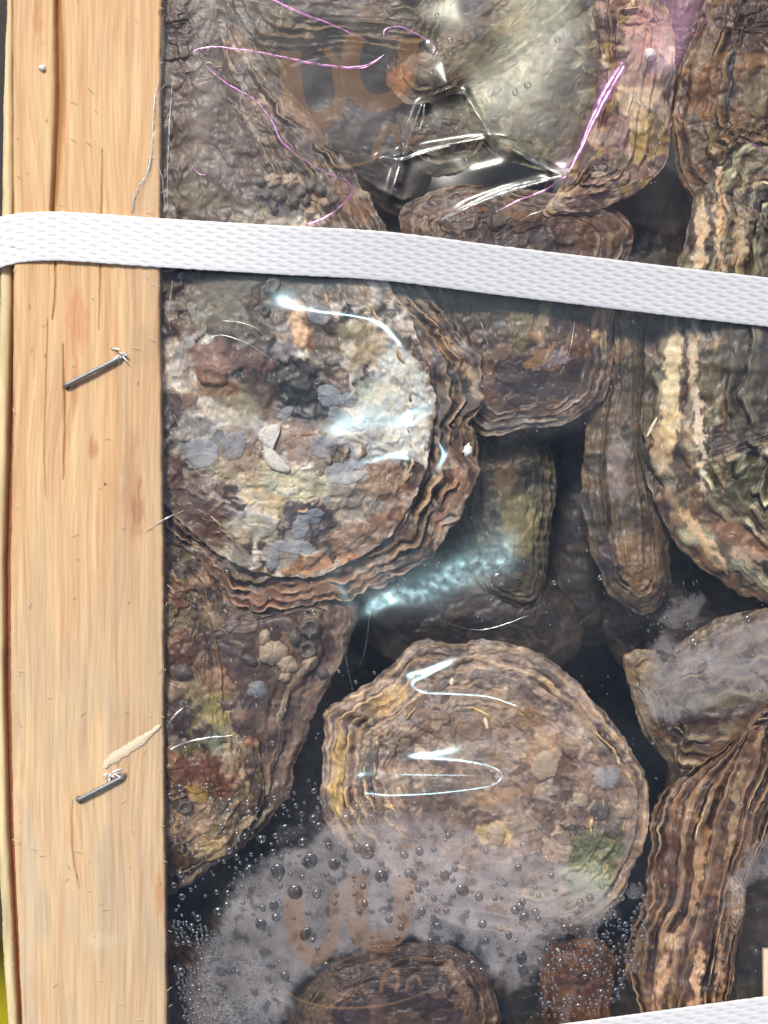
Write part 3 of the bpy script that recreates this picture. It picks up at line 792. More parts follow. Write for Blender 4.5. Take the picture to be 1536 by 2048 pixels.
# A - the big one in the left half
OA = [(250, -60), (440, -70), (470, 30), (520, 110), (590, 200), (640, 262), (705, 345), (752, 415), (800, 500), (850, 580), (915, 660), (962, 722), (966, 800), (948, 850), (958, 930), (925, 1020), (880, 1090), (830, 1140), (740, 1180), (650, 1205), (560, 1215), (500, 1222), (440, 1190), (385, 1120), (300, 1050), (230, 800), (220, 400)]
IA = [(260, -50), (400, -60), (440, 60), (470, 190), (530, 300), (595, 385), (665, 455), (748, 535), (800, 600), (845, 700), (868, 800), (862, 890), (835, 985), (790, 1060), (720, 1115), (640, 1150), (580, 1158), (500, 1140), (430, 1100), (370, 1050), (300, 960), (240, 700), (230, 300)]
CHALK = C_(178, 178, 168); PGREEN = C_(164, 166, 128); ORNG = C_(178, 122, 66); SLATE = C_(112, 118, 128)
IBA = [
    (450, 180, 230, 300, 10, C_(84, 66, 58), .78), (460, 600, 160, 70, 0, C_(92, 76, 64), .75), (400, 1000, 90, 120, 0, C_(98, 76, 66), .5),
    (590, 560, 130, 50, 10, C_(96, 78, 68), .8), (480, 560, 70, 40, 0, C_(110, 104, 88), .7), (420, 620, 70, 40, 0, C_(128, 122, 98), .6),
    (600, 655, 26, 55, -15, C_(206, 170, 128), .7), (625, 690, 16, 22, 0, C_(176, 118, 74), .6), (720, 690, 60, 50, 20, C_(160, 152, 120), .6), (755, 790, 46, 44, 0, C_(176, 184, 164), .8),
    (805, 800, 56, 120, -10, C_(198, 204, 196), .8), (740, 860, 80, 60, 0, C_(182, 190, 190), .6), (560, 755, 105, 50, 14, C_(24, 19, 17), 1.0), (620, 800, 74, 44, 0, C_(30, 27, 27), .95), (500, 790, 60, 40, 10, C_(84, 66, 44), .8), (650, 700, 40, 60, -20, C_(66, 54, 50), .6), (480, 680, 80, 26, -10, C_(66, 52, 46), .8),
    (420, 720, 50, 42, 0, C_(142, 92, 74), .8), (440, 780, 46, 30, 10, C_(132, 100, 60), .85), (500, 720, 60, 22, 20, C_(108, 70, 58), .8), (430, 750, 28, 16, 10, C_(176, 160, 130), .6),
    (400, 880, 62, 56, 10, C_(156, 160, 158), .5), (470, 820, 60, 34, 0, C_(150, 146, 124), .6), (500, 940, 110, 36, 10, C_(170, 158, 128), .7), (480, 900, 40, 50, 0, C_(136, 112, 96), .6),
    (600, 890, 40, 40, 0, C_(140, 112, 92), .75), (650, 900, 60, 34, 0, C_(150, 142, 134), .6), (720, 880, 80, 46, 0, C_(178, 180, 172), .55), (600, 970, 90, 30, 5, C_(176, 178, 150), .7),
    (530, 1000, 60, 22, 20, C_(186, 174, 138), .6), (620, 1040, 60, 34, 15, C_(66, 58, 70), .85), (600, 1075, 70, 30, 0, C_(80, 70, 72), .7), (700, 1000, 60, 40, 0, C_(140, 134, 122), .6), (770, 960, 46, 44, 0, C_(150, 118, 92), .6),
    (800, 1020, 40, 54, 30, C_(150, 112, 84), .6), (720, 1080, 70, 40, -20, C_(146, 116, 92), .6), (640, 1126, 90, 16, -10, C_(188, 142, 98), .7), (560, 1110, 40, 30, 0, C_(172, 168, 158), .6), (430, 1060, 50, 34, 20, C_(110, 72, 48), .8),
    (380, 1010, 44, 40, 0, C_(92, 66, 62), .7), (500, 1060, 60, 30, 0, C_(168, 164, 140), .6), (470, 1110, 40, 22, 20, C_(150, 146, 132), .6), (340, 830, 22, 60, 0, C_(60, 54, 52), .7), (345, 960, 26, 60, 0, C_(108, 78, 66), .7),
    (640, 640, 30, 30, 0, C_(70, 56, 52), .7), (560, 700, 50, 20, 0, C_(104, 100, 100), .7),
    (430, 250, 90, 120, 30, C_(94, 76, 66), .7), (450, 360, 80, 60, 20, C_(102, 84, 82), .7), (390, 390, 60, 40, 0, C_(112, 106, 74), .6), (410, 150, 60, 80, 20, C_(104, 84, 72), .7), (520, 300, 50, 70, -30, C_(84, 66, 58), .7), (560, 400, 60, 40, 30, C_(78, 78, 82), .7), (480, 420, 60, 24, 0, C_(120, 116, 92), .5), (360, 60, 40, 60, 0, C_(96, 78, 68), .7), (380, 280, 40, 60, 0, C_(126, 112, 92), .5),
]
LBA = [(700, 400, 60, 26, 52, C_(150, 122, 98), .6), (600, 240, 70, 18, 52, C_(150, 126, 104), .6), (900, 700, 60, 14, 55, C_(176, 150, 116), .6), (900, 1000, 14, 80, 25, C_(156, 122, 100), .7), (880, 800, 20, 120, -5, C_(96, 92, 96), .6), (620, 1180, 150, 22, -8, C_(150, 112, 84), .6), (500, 1205, 60, 12, 10, C_(168, 130, 112), .7)]
A, sA, sAl = oyster('largest oyster, round pale mottled valve with brown layered rim beside the wooden rail', OA, ((430, 300), (540, 880)), -0.0030, 3, ST_A_low, IA, ((410, 150), (500, 860)), ST_A_up, LBA, IBA, frill=9, n=760, m=180, drop=0.0050, idrop=0.0022, depth=0.012)

# flakes and barnacles on A ------------------------------------------------
def flake_mat(name, rgb, al=1.0, rough=0.45):
    m = simple_mat(name, rgb, rough, bump=0.6, bscale=1400, var=0.45)
    if al < 1:
        nd, lk = m.node_tree.nodes, m.node_tree.links
        out = next(n for n in nd if n.type == 'OUTPUT_MATERIAL'); b = next(n for n in nd if n.type == 'BSDF_PRINCIPLED')
        b.inputs['Alpha'].default_value = al
    return m
M_flake = flake_mat('grey_nacre_flake', tuple(C_(166, 172, 178)), 0.42)
M_flakew = flake_mat('pale_flake', tuple(C_(196, 190, 178)))
M_peb = flake_mat('barnacle_grey', tuple(C_(118, 110, 104)), 0.75)
M_peb2 = flake_mat('barnacle_tan', tuple(C_(170, 150, 128)), 0.85)
M_rustp = flake_mat('rusty_barnacle', tuple(C_(142, 100, 74)), 0.8)

def blob_piece(name, parent, c, rx, ry, ang, zf, mat, seed, thick=0.00035, dome=0.0, shape=None, ring=False):
    rs = np.random.RandomState(seed); n = 40; a = np.arange(n) / n * 2 * np.pi
    if shape is not None:
        O = spline(shape, n, True)
    else:
        r = 1 + 0.2 * noise(np.cos(a) * 1.3 + seed, np.sin(a) * 1.3) + 0.1 * noise(np.cos(a) * 5 + seed, np.sin(a) * 5) + 0.02 * rs.randn(n)
        x, y = np.cos(a) * rx * r, np.sin(a) * ry * r
        co, si = math.cos(math.radians(ang)), math.sin(math.radians(ang))
        O = np.stack([c[0] + x * co - y * si, c[1] + x * si + y * co], 1)
    ce = O.mean(0)
    thick = thick + 0.00016
    rows = []
    zc = zf(np.r_[O[:, 0], ce[0]], np.r_[O[:, 1], ce[1]]); z0, zc0 = zc[:-1], zc[-1]
    prof = [(1.0, -0.0004), (1.0, thick * .6), (0.93, thick), (0.7, thick + dome * .55), (0.4, thick + dome * .85), (0.12, thick + dome), (0.01, thick + dome)]
    if ring: prof = [(1.0, -0.0004), (0.97, thick * .6), (0.8, thick + dome * .8), (0.62, thick + dome), (0.5, thick + dome * .6), (0.3, thick + dome * .15), (0.01, thick + dome * 0.1)]
    for t, dz in prof:
        Q = ce + (O - ce) * t
        z = z0 * t + zc0 * (1 - t) + dz + 0.00005 * noise(Q[:, 0] / 11, Q[:, 1] / 11, seed)
        zz = np.minimum(z, film_z(Q[:, 0], Q[:, 1]) - 0.0002)
        x, y, _ = W(Q[:, 0], Q[:, 1], zz); rows.append(np.stack([x, y, zz], -1))
    V = np.stack(rows, 1).reshape(-1, 3)
    o = mesh_np(name, V, grid_faces(n, len(prof), True), mat, parent); rel(o, parent)
    return o

FL = [((660, 792), 26, 22, 20, 0), ((695, 800), 18, 14, 0, 0), ((680, 835), 30, 18, 40, 0), ((650, 895), 28, 22, 0, 0), ((690, 945), 44, 24, -8, 0), ((620, 1035), 30, 16, -20, 0), ((600, 1058), 18, 20, 10, 0),
      ((405, 905), 34, 30, 30, 0), ((571, 826), 18, 10, -40, 0), ((545, 1115), 14, 26, 10, 0), ((490, 1075), 12, 16, 0, 1), ((640, 630), 22, 20, 0, 0), ((470, 890), 20, 30, 10, 0), ((590, 1095), 44, 14, 4, 0), ((715, 925), 20, 14, 0, 0)]
for i, (c, rx, ry, an, k) in enumerate(FL):
    blob_piece('shell_flake', A, c, rx, ry, an, sA, M_flake if k == 0 else M_peb2, 40 + i, 0.00022)
blob_piece('shell_flake', A, None, 0, 0, 0, sA, M_flakew, 90, 0.0010, shape=[(515, 868), (540, 850), (560, 852), (556, 872), (540, 885), (548, 910), (580, 935), (574, 945), (545, 938), (530, 920), (526, 895)])
blob_piece('barnacle', A, (424, 752), 34, 22, 10, sA, M_rustp, 98, 0.0003, 0.0007, ring=True)
PEB = [((545, 360), 17, 14, 1), ((582, 362), 17, 16, 1), ((600, 382), 13, 12, 0), ((620, 368), 13, 11, 0), ((640, 380), 11, 10, 0), ((560, 392), 16, 12, 0), ((530, 388), 12, 10, 0), ((588, 402), 14, 11, 0), ((612, 402), 11, 9, 0), ((668, 400), 13, 10, 0), ((575, 330), 12, 10, 0), ((650, 405), 11, 9, 1), ((548, 415), 14, 9, 0), ((520, 362), 10, 10, 0)]
for i, (c, rx, ry, k) in enumerate(PEB):
    blob_piece('barnacle', A, c, rx, ry, i * 37, sA, M_peb2 if k else M_peb, 120 + i, 0.0003, 0.0008)
for i, (c, r) in enumerate((((545, 570), 16), ((530, 620), 10), ((690, 620), 8))):
    blob_piece('barnacle', A, c, r, r * 1.3, 20, sA, M_peb, 150 + i, 0.0003, 0.0012, ring=True)

# B - top centre layered shells
oyster('brown oyster at the top with curled pale lip, right of the largest one', [(400, -80), (470, 0), (520, 60), (560, 90), (585, 150), (560, 185), (610, 240), (660, 280), (640, 330), (560, 250), (470, 120), (410, 20)], ((450, -20), (560, 160)), -0.0098, 11, dict(ST_mut, lip=C_(150, 124, 100), t0=.1), frill=6, n=300, m=90, drop=0.0035)
oyster('flat brown oyster with lengthwise dark bands lying across the top centre', [(430, -90), (700, -100), (900, -60), (905, 20), (880, 80), (880, 110), (830, 130), (740, 108), (640, 112), (560, 130), (480, 90)], ((560, 20), (820, 40)), -0.0075, 12, dict(ST_stripe, pal=[C_(92, 68, 46), C_(60, 46, 38), C_(116, 86, 54), C_(76, 60, 50), C_(98, 88, 60)], lip=C_(150, 128, 96), stripe=.7), frill=6, n=360, m=110, drop=0.0035, blot=[(640, 90, 140, 12, 4, C_(52, 42, 38), .85), (700, 60, 160, 9, 6, C_(130, 116, 92), .6), (620, 20, 120, 12, 14, C_(50, 40, 34), .8), (800, 35, 60, 14, 20, C_(96, 90, 72), .7)])
oyster('slanting brown oyster whose rounded tip points down left below the top edge', [(1160, -80), (1190, -20), (1120, 60), (1040, 120), (950, 170), (880, 200), (815, 205), (775, 165), (780, 110), (850, 60), (950, 20), (1030, -60)], ((870, 130), (1100, -20)), -0.0085, 13, dict(ST_mut, pal=[C_(112, 88, 66), C_(84, 68, 56), C_(136, 116, 88), C_(100, 92, 64), C_(96, 74, 60)]), frill=6, n=320, m=110, drop=0.003, blot=[(800, 160, 26, 34, 10, C_(168, 112, 66), .7), (940, 110, 50, 18, -30, C_(134, 128, 100), .6), (1020, 50, 60, 14, -30, C_(150, 136, 104), .5)])
oyster('small rounded brown oyster tucked under the film fold above the strap', [(800, 215), (880, 185), (960, 200), (990, 260), (960, 330), (860, 350), (800, 300)], ((850, 260), (920, 260)), -0.013, 14, ST_mut, n=220, m=60, drop=0.003)
oyster('grey olive oyster under the pale glare above the strap', [(930, 170), (1010, 90), (1120, 20), (1210, 20), (1230, 120), (1200, 230), (1150, 330), (1040, 330), (960, 280)], ((1000, 220), (1140, 90)), -0.0105, 15, dict(ST_mut, pal=[C_(122, 120, 98), C_(98, 96, 82), C_(150, 148, 124), C_(118, 112, 84), C_(104, 96, 84)]), n=280, m=90, drop=0.003)
# P - pinkish shell with white speck
Pm, sP, _ = oyster('pinkish white oyster at the top right carrying one small white barnacle', [(1190, -40), (1290, -60), (1335, 20), (1350, 110), (1345, 230), (1330, 330), (1260, 390), (1180, 420), (1090, 430), (1130, 360), (1180, 250), (1200, 120)], ((1270, 60), (1210, 330)), -0.0070, 16, dict(ST_tan, pal=[C_(160, 132, 116), C_(104, 84, 76), C_(186, 168, 140), C_(150, 128, 70), C_(84, 66, 66)], stripe=.4), n=340, m=120, drop=0.003,
    blot=[(1290, 60, 44, 60, 0, C_(184, 142, 126), .7), (1285, 220, 50, 46, 0, C_(206, 186, 156), .8), (1230, 270, 30, 50, 10, C_(150, 122, 116), .7), (1290, 270, 24, 60, 25, C_(160, 140, 70), .75), (1250, 330, 30, 16, -30, C_(150, 128, 72), .8), (1310, 250, 12, 50, 5, C_(84, 78, 80), .6), (1235, 330, 40, 26, 0, C_(70, 56, 52), .7), (1180, 370, 34, 20, 0, C_(150, 118, 100), .6), (1200, 190, 16, 60, 10, C_(92, 78, 84), .7)])
blob_piece('barnacle', Pm, (1300, 108), 12, 13, 0, sP, M_white, 170, 0.0008, 0.0022)
oyster('dark red oyster wedged at the top edge beside the pinkish one', [(1325, -70), (1460, -80), (1440, 20), (1400, 90), (1375, 125), (1340, 130), (1320, 50)], ((1380, -20), (1365, 80)), -0.012, 17, dict(ST_rust, pal=[C_(96, 36, 32), C_(76, 28, 28), C_(116, 50, 40), C_(88, 36, 40), C_(70, 30, 34)], stripe=.15, layers=5), n=200, m=60, drop=0.002)
# C
oyster('dark brown oyster crossed by the upper strap, pale rim along its lower end', [(800, 420), (900, 372), (1040, 380), (1180, 400), (1262, 450), (1250, 540), (1225, 640), (1222, 740), (1205, 800), (1130, 845), (1040, 862), (960, 868), (900, 800), (880, 620), (820, 500)], ((1020, 500), (1060, 720)), -0.0085, 18,
    dict(ST_rust, pal=[C_(100, 78, 62), C_(72, 56, 50), C_(124, 100, 76), C_(84, 70, 70), C_(112, 78, 56)], t0=.72, layers=12, stripe=.7, lip=C_(176, 160, 140)), frill=5, n=420, m=140, drop=0.004,
    blot=[(1085, 640, 14, 60, 10, C_(160, 138, 108), .7), (1040, 660, 26, 50, 0, C_(116, 108, 66), .6), (1205, 640, 16, 60, 4, C_(180, 156, 122), .7), (1110, 715, 24, 24, 0, C_(142, 132, 140), .7), (1080, 715, 40, 14, -40, C_(150, 118, 74), .7), (1060, 770, 90, 30, 0, C_(62, 50, 54), .7), (1080, 845, 130, 14, -6, C_(150, 142, 132), .6), (1160, 450, 60, 40, 0, C_(96, 62, 44), .6), (960, 450, 70, 30, 0, C_(72, 54, 44), .7), (960, 600, 70, 60, 0, C_(78, 70, 52), .6)])
# D E
oyster('sunken olive green oyster in the gap right of the largest one', [(960, 870), (1030, 845), (1090, 880), (1112, 960), (1098, 1060), (1095, 1150), (1060, 1215), (990, 1190), (930, 1120), (900, 1000)], ((1000, 900), (1020, 1120)), -0.020, 19, dict(ST_stripe, relief=.0014, stripe=.4, lip=C_(136, 124, 92), pal=[C_(82, 74, 56), C_(54, 47, 40), C_(104, 96, 70), C_(98, 92, 62), C_(72, 60, 50)]), n=280, m=90, drop=0.004, blot=[(1040, 1050, 40, 70, 5, C_(140, 130, 84), .6), (1010, 950, 20, 60, 0, C_(120, 92, 60), .5)])
oyster('narrow dim oyster standing between the strap and the dark middle gap', [(1215, 560), (1290, 600), (1300, 760), (1290, 880), (1330, 1010), (1340, 1150), (1310, 1225), (1250, 1215), (1200, 1150), (1165, 1020), (1170, 880), (1200, 740)], ((1250, 650), (1270, 1130)), -0.0125, 20, dict(ST_stripe, pal=[C_(108, 90, 70), C_(74, 62, 54), C_(132, 112, 84), C_(92, 82, 70), C_(86, 78, 56)], lip=C_(140, 122, 98), stripe=.6, relief=.0022), n=340, m=100, drop=0.004, blot=[(1235, 930, 22, 90, -4, C_(132, 122, 116), .75), (1275, 1130, 44, 70, -20, C_(142, 114, 82), .6), (1215, 1110, 24, 50, -20, C_(74, 66, 70), .7)])
# F right
oyster('large oyster on the right with bold cream edge ridges running downwards', [(1440, 210), (1400, 290), (1385, 420), (1350, 540), (1300, 640), (1288, 760), (1283, 880), (1300, 980), (1350, 1080), (1420, 1150), (1500, 1195), (1620, 1230), (1740, 1100), (1760, 700), (1700, 300), (1560, 200)], ((1560, 480), (1570, 860)), -0.0060, 21, ST_stripe, frill=7, n=480, m=170, drop=0.0065,
    blot=[(1345, 780, 22, 130, 4, C_(222, 198, 156), .8), (1320, 900, 20, 50, -10, C_(196, 168, 128), .6), (1385, 700, 9, 110, 0, C_(196, 180, 152), .7), (1400, 880, 9, 120, -4, C_(214, 200, 176), .8), (1365, 720, 7, 120, 0, C_(76, 56, 42), .7), (1420, 760, 10, 120, 0, C_(90, 84, 54), .7), (1500, 740, 60, 180, 0, C_(70, 62, 52), .85), (1500, 960, 60, 50, 0, C_(76, 78, 46), .7), (1480, 1080, 70, 26, 30, C_(150, 112, 84), .7), (1440, 1000, 26, 20, 20, C_(104, 104, 68), .6), (1500, 1110, 50, 16, 10, C_(190, 164, 144), .6), (1410, 1080, 90, 10, 50, C_(206, 178, 138), .8),
          (1400, 480, 12, 90, 3, C_(210, 186, 150), .8), (1440, 440, 10, 130, 0, C_(206, 178, 140), .7), (1480, 500, 14, 90, 0, C_(184, 160, 120), .6), (1420, 440, 8, 100, 0, C_(70, 54, 44), .7), (1520, 520, 26, 90, 0, C_(74, 68, 48), .6)])
oyster('upright brown oyster in the top right corner, split by a dark furrow', [(1390, 60), (1430, -40), (1560, -90), (1700, 40), (1700, 330), (1560, 380), (1460, 330), (1400, 400), (1352, 330), (1345, 190)], ((1500, 60), (1490, 240)), -0.0078, 22, dict(ST_stripe, pal=[C_(112, 80, 48), C_(74, 50, 36), C_(132, 98, 60), C_(84, 56, 44), C_(108, 94, 58)], lip=C_(168, 142, 104), relief=.002, stripe=.7), n=380, m=120, drop=0.005, frill=6,
    blot=[(1462, 160, 7, 120, 2, C_(40, 24, 22), .95), (1410, 180, 34, 70, 0, C_(132, 92, 52), .7), (1490, 40, 60, 60, 0, C_(66, 40, 28), .8), (1520, 180, 20, 70, 20, C_(128, 116, 86), .5), (1400, 290, 30, 30, 0, C_(112, 98, 50), .6)])
# H left lower
OH = [(250, 1060), (420, 1120), (480, 1190), (560, 1215), (660, 1200), (720, 1215), (700, 1290), (650, 1380), (600, 1500), (575, 1590), (500, 1680), (420, 1740), (280, 1790), (210, 1500)]
IH = [(260, 1080), (400, 1130), (450, 1220), (470, 1300), (490, 1400), (520, 1500), (525, 1590), (480, 1680), (400, 1730), (270, 1750), (220, 1400)]
Hh, sH, sHl = oyster('knobbly oyster with yellow green patches below the largest one, beside the rail', OH, ((400, 1280), (390, 1560)), -0.0038, 24, dict(ST_mut, pal=[C_(106, 84, 72), C_(76, 60, 54), C_(134, 112, 94), C_(90, 72, 66), C_(84, 66, 66)], sfreq=40, stripe=.7), IH, ((350, 1250), (360, 1550)), ST_H,
    [(590, 1480, 20, 150, 22, C_(128, 108, 96), .5), (540, 1330, 90, 40, 0, C_(96, 76, 68), .5)],
    [(440, 1420, 40, 46, 0, C_(146, 138, 76), .75), (450, 1480, 40, 34, 0, C_(130, 140, 118), .7), (400, 1300, 60, 50, 0, C_(84, 60, 54), .6), (440, 1360, 40, 30, 0, C_(160, 130, 96), .6), (420, 1550, 60, 46, 20, C_(110, 62, 36), .8), (470, 1480, 20, 90, 10, C_(176, 152, 124), .5), (390, 1640, 46, 50, 0, C_(160, 136, 112), .75), (420, 1700, 40, 30, 0, C_(180, 160, 116), .7), (350, 1700, 40, 40, 0, C_(90, 62, 40), .7), (400, 1585, 26, 18, 0, C_(166, 136, 60), .7), (350, 1450, 30, 60, 0, C_(70, 56, 52), .6), (440, 1230, 40, 26, 0, C_(140, 120, 96), .5)],
    frill=8, n=440, m=150, drop=0.006, idrop=0.003)
for i, (c, rx, ry, k, rg) in enumerate((((545, 1305), 30, 26, 1, 0), ((575, 1330), 22, 18, 1, 0), ((620, 1255), 20, 22, 0, 1), ((615, 1300), 20, 20, 0, 1), ((620, 1325), 18, 14, 1, 0), ((570, 1355), 14, 10, 1, 0), ((516, 1380), 22, 18, 2, 0), ((500, 1320), 16, 12, 0, 0), ((590, 1275), 16, 14, 0, 0), ((530, 1275), 18, 12, 1, 0), ((645, 1345), 12, 12, 0, 0), ((370, 1615), 18, 14, 0, 1), ((365, 1345), 20, 16, 0, 0))):
    blob_piece('barnacle', Hh, c, rx, ry, i * 31, sHl if c[0] > 480 else sH, (M_peb, M_peb2, M_flake)[k], 200 + i, 0.0005, 0.0013, ring=bool(rg))
# G centre bottom
OG = [(648, 1440), (650, 1422), (655, 1416), (700, 1385), (760, 1350), (810, 1300), (850, 1280), (905, 1288), (970, 1278), (1040, 1290), (1110, 1325), (1170, 1385), (1230, 1450), (1275, 1520), (1298, 1580), (1296, 1660), (1265, 1740), (1240, 1800), (1180, 1850), (1080, 1870), (950, 1860), (820, 1810), (720, 1730), (665, 1660), (642, 1600), (648, 1500)]
IG = [(765, 1480), (800, 1425), (850, 1385), (900, 1345), (980, 1340), (1060, 1360), (1130, 1410), (1190, 1470), (1240, 1530), (1275, 1600), (1270, 1670), (1235, 1750), (1180, 1810), (1080, 1835), (950, 1825), (830, 1770), (775, 1700), (752, 1620), (750, 1540)]
G_, sG, sGl = oyster('tan oyster in the lower centre with a stepped straight left edge, half fogged', OG, ((850, 1530), (1080, 1640)), -0.0078, 26, dict(ST_tan, relief=.0020, stripe=.85, layers=13, warp=.03, lip=C_(206, 180, 136)), IG, ((900, 1520), (1100, 1640)), dict(ST_tan, layers=6, t0=.55, relief=.0010, stripe=.35, rough=1.1),
    [(675, 1560, 16, 120, 2, C_(200, 176, 116), .65), (780, 1400, 50, 22, -35, C_(190, 162, 110), .7), (730, 1450, 8, 60, 30, C_(140, 114, 84), .6), (880, 1310, 60, 12, 4, C_(96, 88, 82), .6), (1000, 1305, 60, 12, 8, C_(140, 128, 112), .6), (760, 1560, 14, 110, 2, C_(104, 80, 58), .7)],
    [(1130, 1560, 26, 60, 5, C_(92, 62, 48), .75), (1080, 1510, 40, 36, 0, C_(176, 150, 122), .7), (1190, 1560, 50, 40, 0, C_(150, 126, 112), .6), (900, 1650, 90, 50, 0, C_(100, 82, 74), .5), (985, 1670, 36, 24, 0, C_(190, 170, 120), .75), (1150, 1660, 30, 10, 10, C_(52, 46, 42), .8), (1185, 1700, 50, 40, 0, C_(110, 118, 84), .85), (1170, 1760, 60, 44, 0, C_(150, 160, 132), .85), (1080, 1780, 60, 60, 30, C_(166, 154, 142), .6), (1230, 1700, 16, 60, 10, C_(100, 112, 66), .7), (930, 1450, 100, 34, -10, C_(132, 112, 92), .6), (820, 1480, 60, 12, -30, C_(100, 80, 62), .7), (1000, 1590, 90, 16, -14, C_(164, 134, 104), .5), (1060, 1440, 120, 14, 35, C_(160, 130, 98), .6)],
    frill=6, n=480, m=170, drop=0.005, idrop=0.0024)
for i, (c, rx, ry, k) in enumerate((((1212, 1555), 28, 22, 2), ((1090, 1530), 26, 30, 1), ((1250, 1620), 20, 18, 1), ((1200, 1620), 22, 18, 0), ((990, 1668), 20, 22, 1), ((1160, 1600), 18, 14, 1), ((1225, 1660), 18, 16, 0), ((740, 1530), 34, 14, 0))):
    blob_piece('shell_flake', G_, c, rx, ry, i * 41, sG if i < 8 else sGl, (M_peb, M_peb2, M_flake)[k], 240 + i, 0.0003, 0.0004)
# J, K, L, M
oyster('dark purplish oyster at the bottom edge below the fogged patch', [(570, 2060), (600, 1990), (650, 1930), (740, 1895), (830, 1885), (920, 1900), (980, 1960), (1000, 2060), (960, 2140), (700, 2160), (600, 2130)], ((720, 2020), (880, 2010)), -0.0085, 27, dict(ST_rust, pal=[C_(84, 66, 62), C_(58, 46, 46), C_(110, 88, 76), C_(76, 62, 66), C_(104, 82, 62)], relief=.002), n=320, m=110, drop=0.005, blot=[(640, 1990, 30, 60, 30, C_(110, 94, 70), .6), (900, 1940, 14, 40, -30, C_(140, 118, 100), .7), (930, 1980, 14, 50, -20, C_(130, 108, 92), .6), (800, 1940, 50, 26, 0, C_(52, 40, 40), .7)])
oyster('wide oyster at the right edge with level brown bands under fog', [(1245, 1330), (1262, 1305), (1310, 1300), (1320, 1340), (1380, 1270), (1500, 1220), (1720, 1230), (1740, 1560), (1600, 1640), (1440, 1640), (1330, 1620), (1340, 1540), (1290, 1470)], ((1380, 1440), (1640, 1420)), -0.0105, 28, dict(ST_stripe, pal=[C_(96, 76, 58), C_(62, 48, 42), C_(126, 112, 84), C_(116, 84, 58), C_(84, 70, 64)], stripe=.8, relief=.0022, lip=C_(160, 148, 116)), n=360, m=120, drop=0.004, blot=[(1440, 1440, 130, 8, -4, C_(66, 44, 36), .8), (1440, 1560, 130, 7, -5, C_(60, 42, 36), .8), (1440, 1580, 120, 10, -5, C_(130, 124, 96), .7), (1420, 1500, 120, 24, 0, C_(80, 62, 54), .6), (1440, 1400, 120, 14, -6, C_(136, 130, 100), .6), (1500, 1500, 6, 90, 10, C_(150, 132, 104), .7), (1290, 1370, 40, 50, 0, C_(140, 128, 100), .6), (1480, 1500, 24, 34, 0, C_(122, 74, 44), .6)])
oyster('upright oyster at the lower right with pale lengthwise ridges above the lower strap', [(1335, 1570), (1380, 1535), (1450, 1490), (1530, 1400), (1640, 1380), (1620, 1500), (1550, 1640), (1505, 1740), (1490, 1830), (1475, 1880), (1462, 1990), (1450, 2090), (1300, 2110), (1275, 2020), (1250, 1930), (1262, 1870), (1290, 1790), (1300, 1700), (1305, 1630)], ((1500, 1470), (1372, 2060)), -0.0072, 29, dict(ST_stripe, pal=[C_(104, 78, 60), C_(72, 54, 46), C_(130, 100, 76), C_(86, 64, 60), C_(116, 82, 54)], lip=C_(206, 176, 140)), frill=7, n=400, m=130, drop=0.005,
    blot=[(1345, 1880, 22, 22, -30, C_(214, 190, 160), .75), (1322, 1970, 14, 70, 12, C_(196, 164, 134), .8), (1395, 1960, 10, 80, 4, C_(206, 172, 140), .8), (1440, 1930, 8, 80, 2, C_(190, 150, 116), .7), (1420, 1900, 7, 110, 8, C_(56, 42, 44), .8), (1370, 1940, 12, 80, 4, C_(86, 64, 64), .6), (1400, 1720, 10, 120, 8, C_(184, 150, 112), .7), (1340, 1720, 34, 60, 10, C_(96, 62, 46), .6), (1370, 1880, 20, 24, 0, C_(120, 96, 92), .6), (1275, 1900, 20, 50, 0, C_(132, 110, 78), .6), (1470, 1620, 8, 110, 8, C_(170, 148, 116), .6)])
oyster('small pale lipped oyster leaning on the right flank of the ridged upright one', [(1455, 1745), (1485, 1760), (1490, 1820), (1470, 1870), (1452, 1830)], ((1468, 1780), (1470, 1840)), -0.0068, 30, dict(ST_tan, lip=C_(200, 172, 130), layers=4), n=140, m=40, drop=0.003, frill=2)
oyster('smooth orange brown oyster at the bottom under dense droplets', [(1095, 1900), (1170, 1880), (1225, 1905), (1222, 2000), (1210, 2100), (1110, 2110), (1080, 2000)], ((1150, 1950), (1150, 2040)), -0.0125, 31, dict(ST_rust, pal=[C_(124, 78, 44), C_(92, 58, 40), C_(142, 98, 56), C_(108, 76, 52), C_(84, 56, 42)], stripe=.2, layers=5, rough=.6), n=220, m=70, drop=0.003)
oyster('ochre and rust oyster at the bottom left under a carpet of droplets', [(240, 1800), (400, 1890), (430, 1960), (440, 2060), (400, 2130), (230, 2140)], ((340, 1930), (350, 2060)), -0.0135, 32, ST_rust, n=220, m=70, drop=0.004)
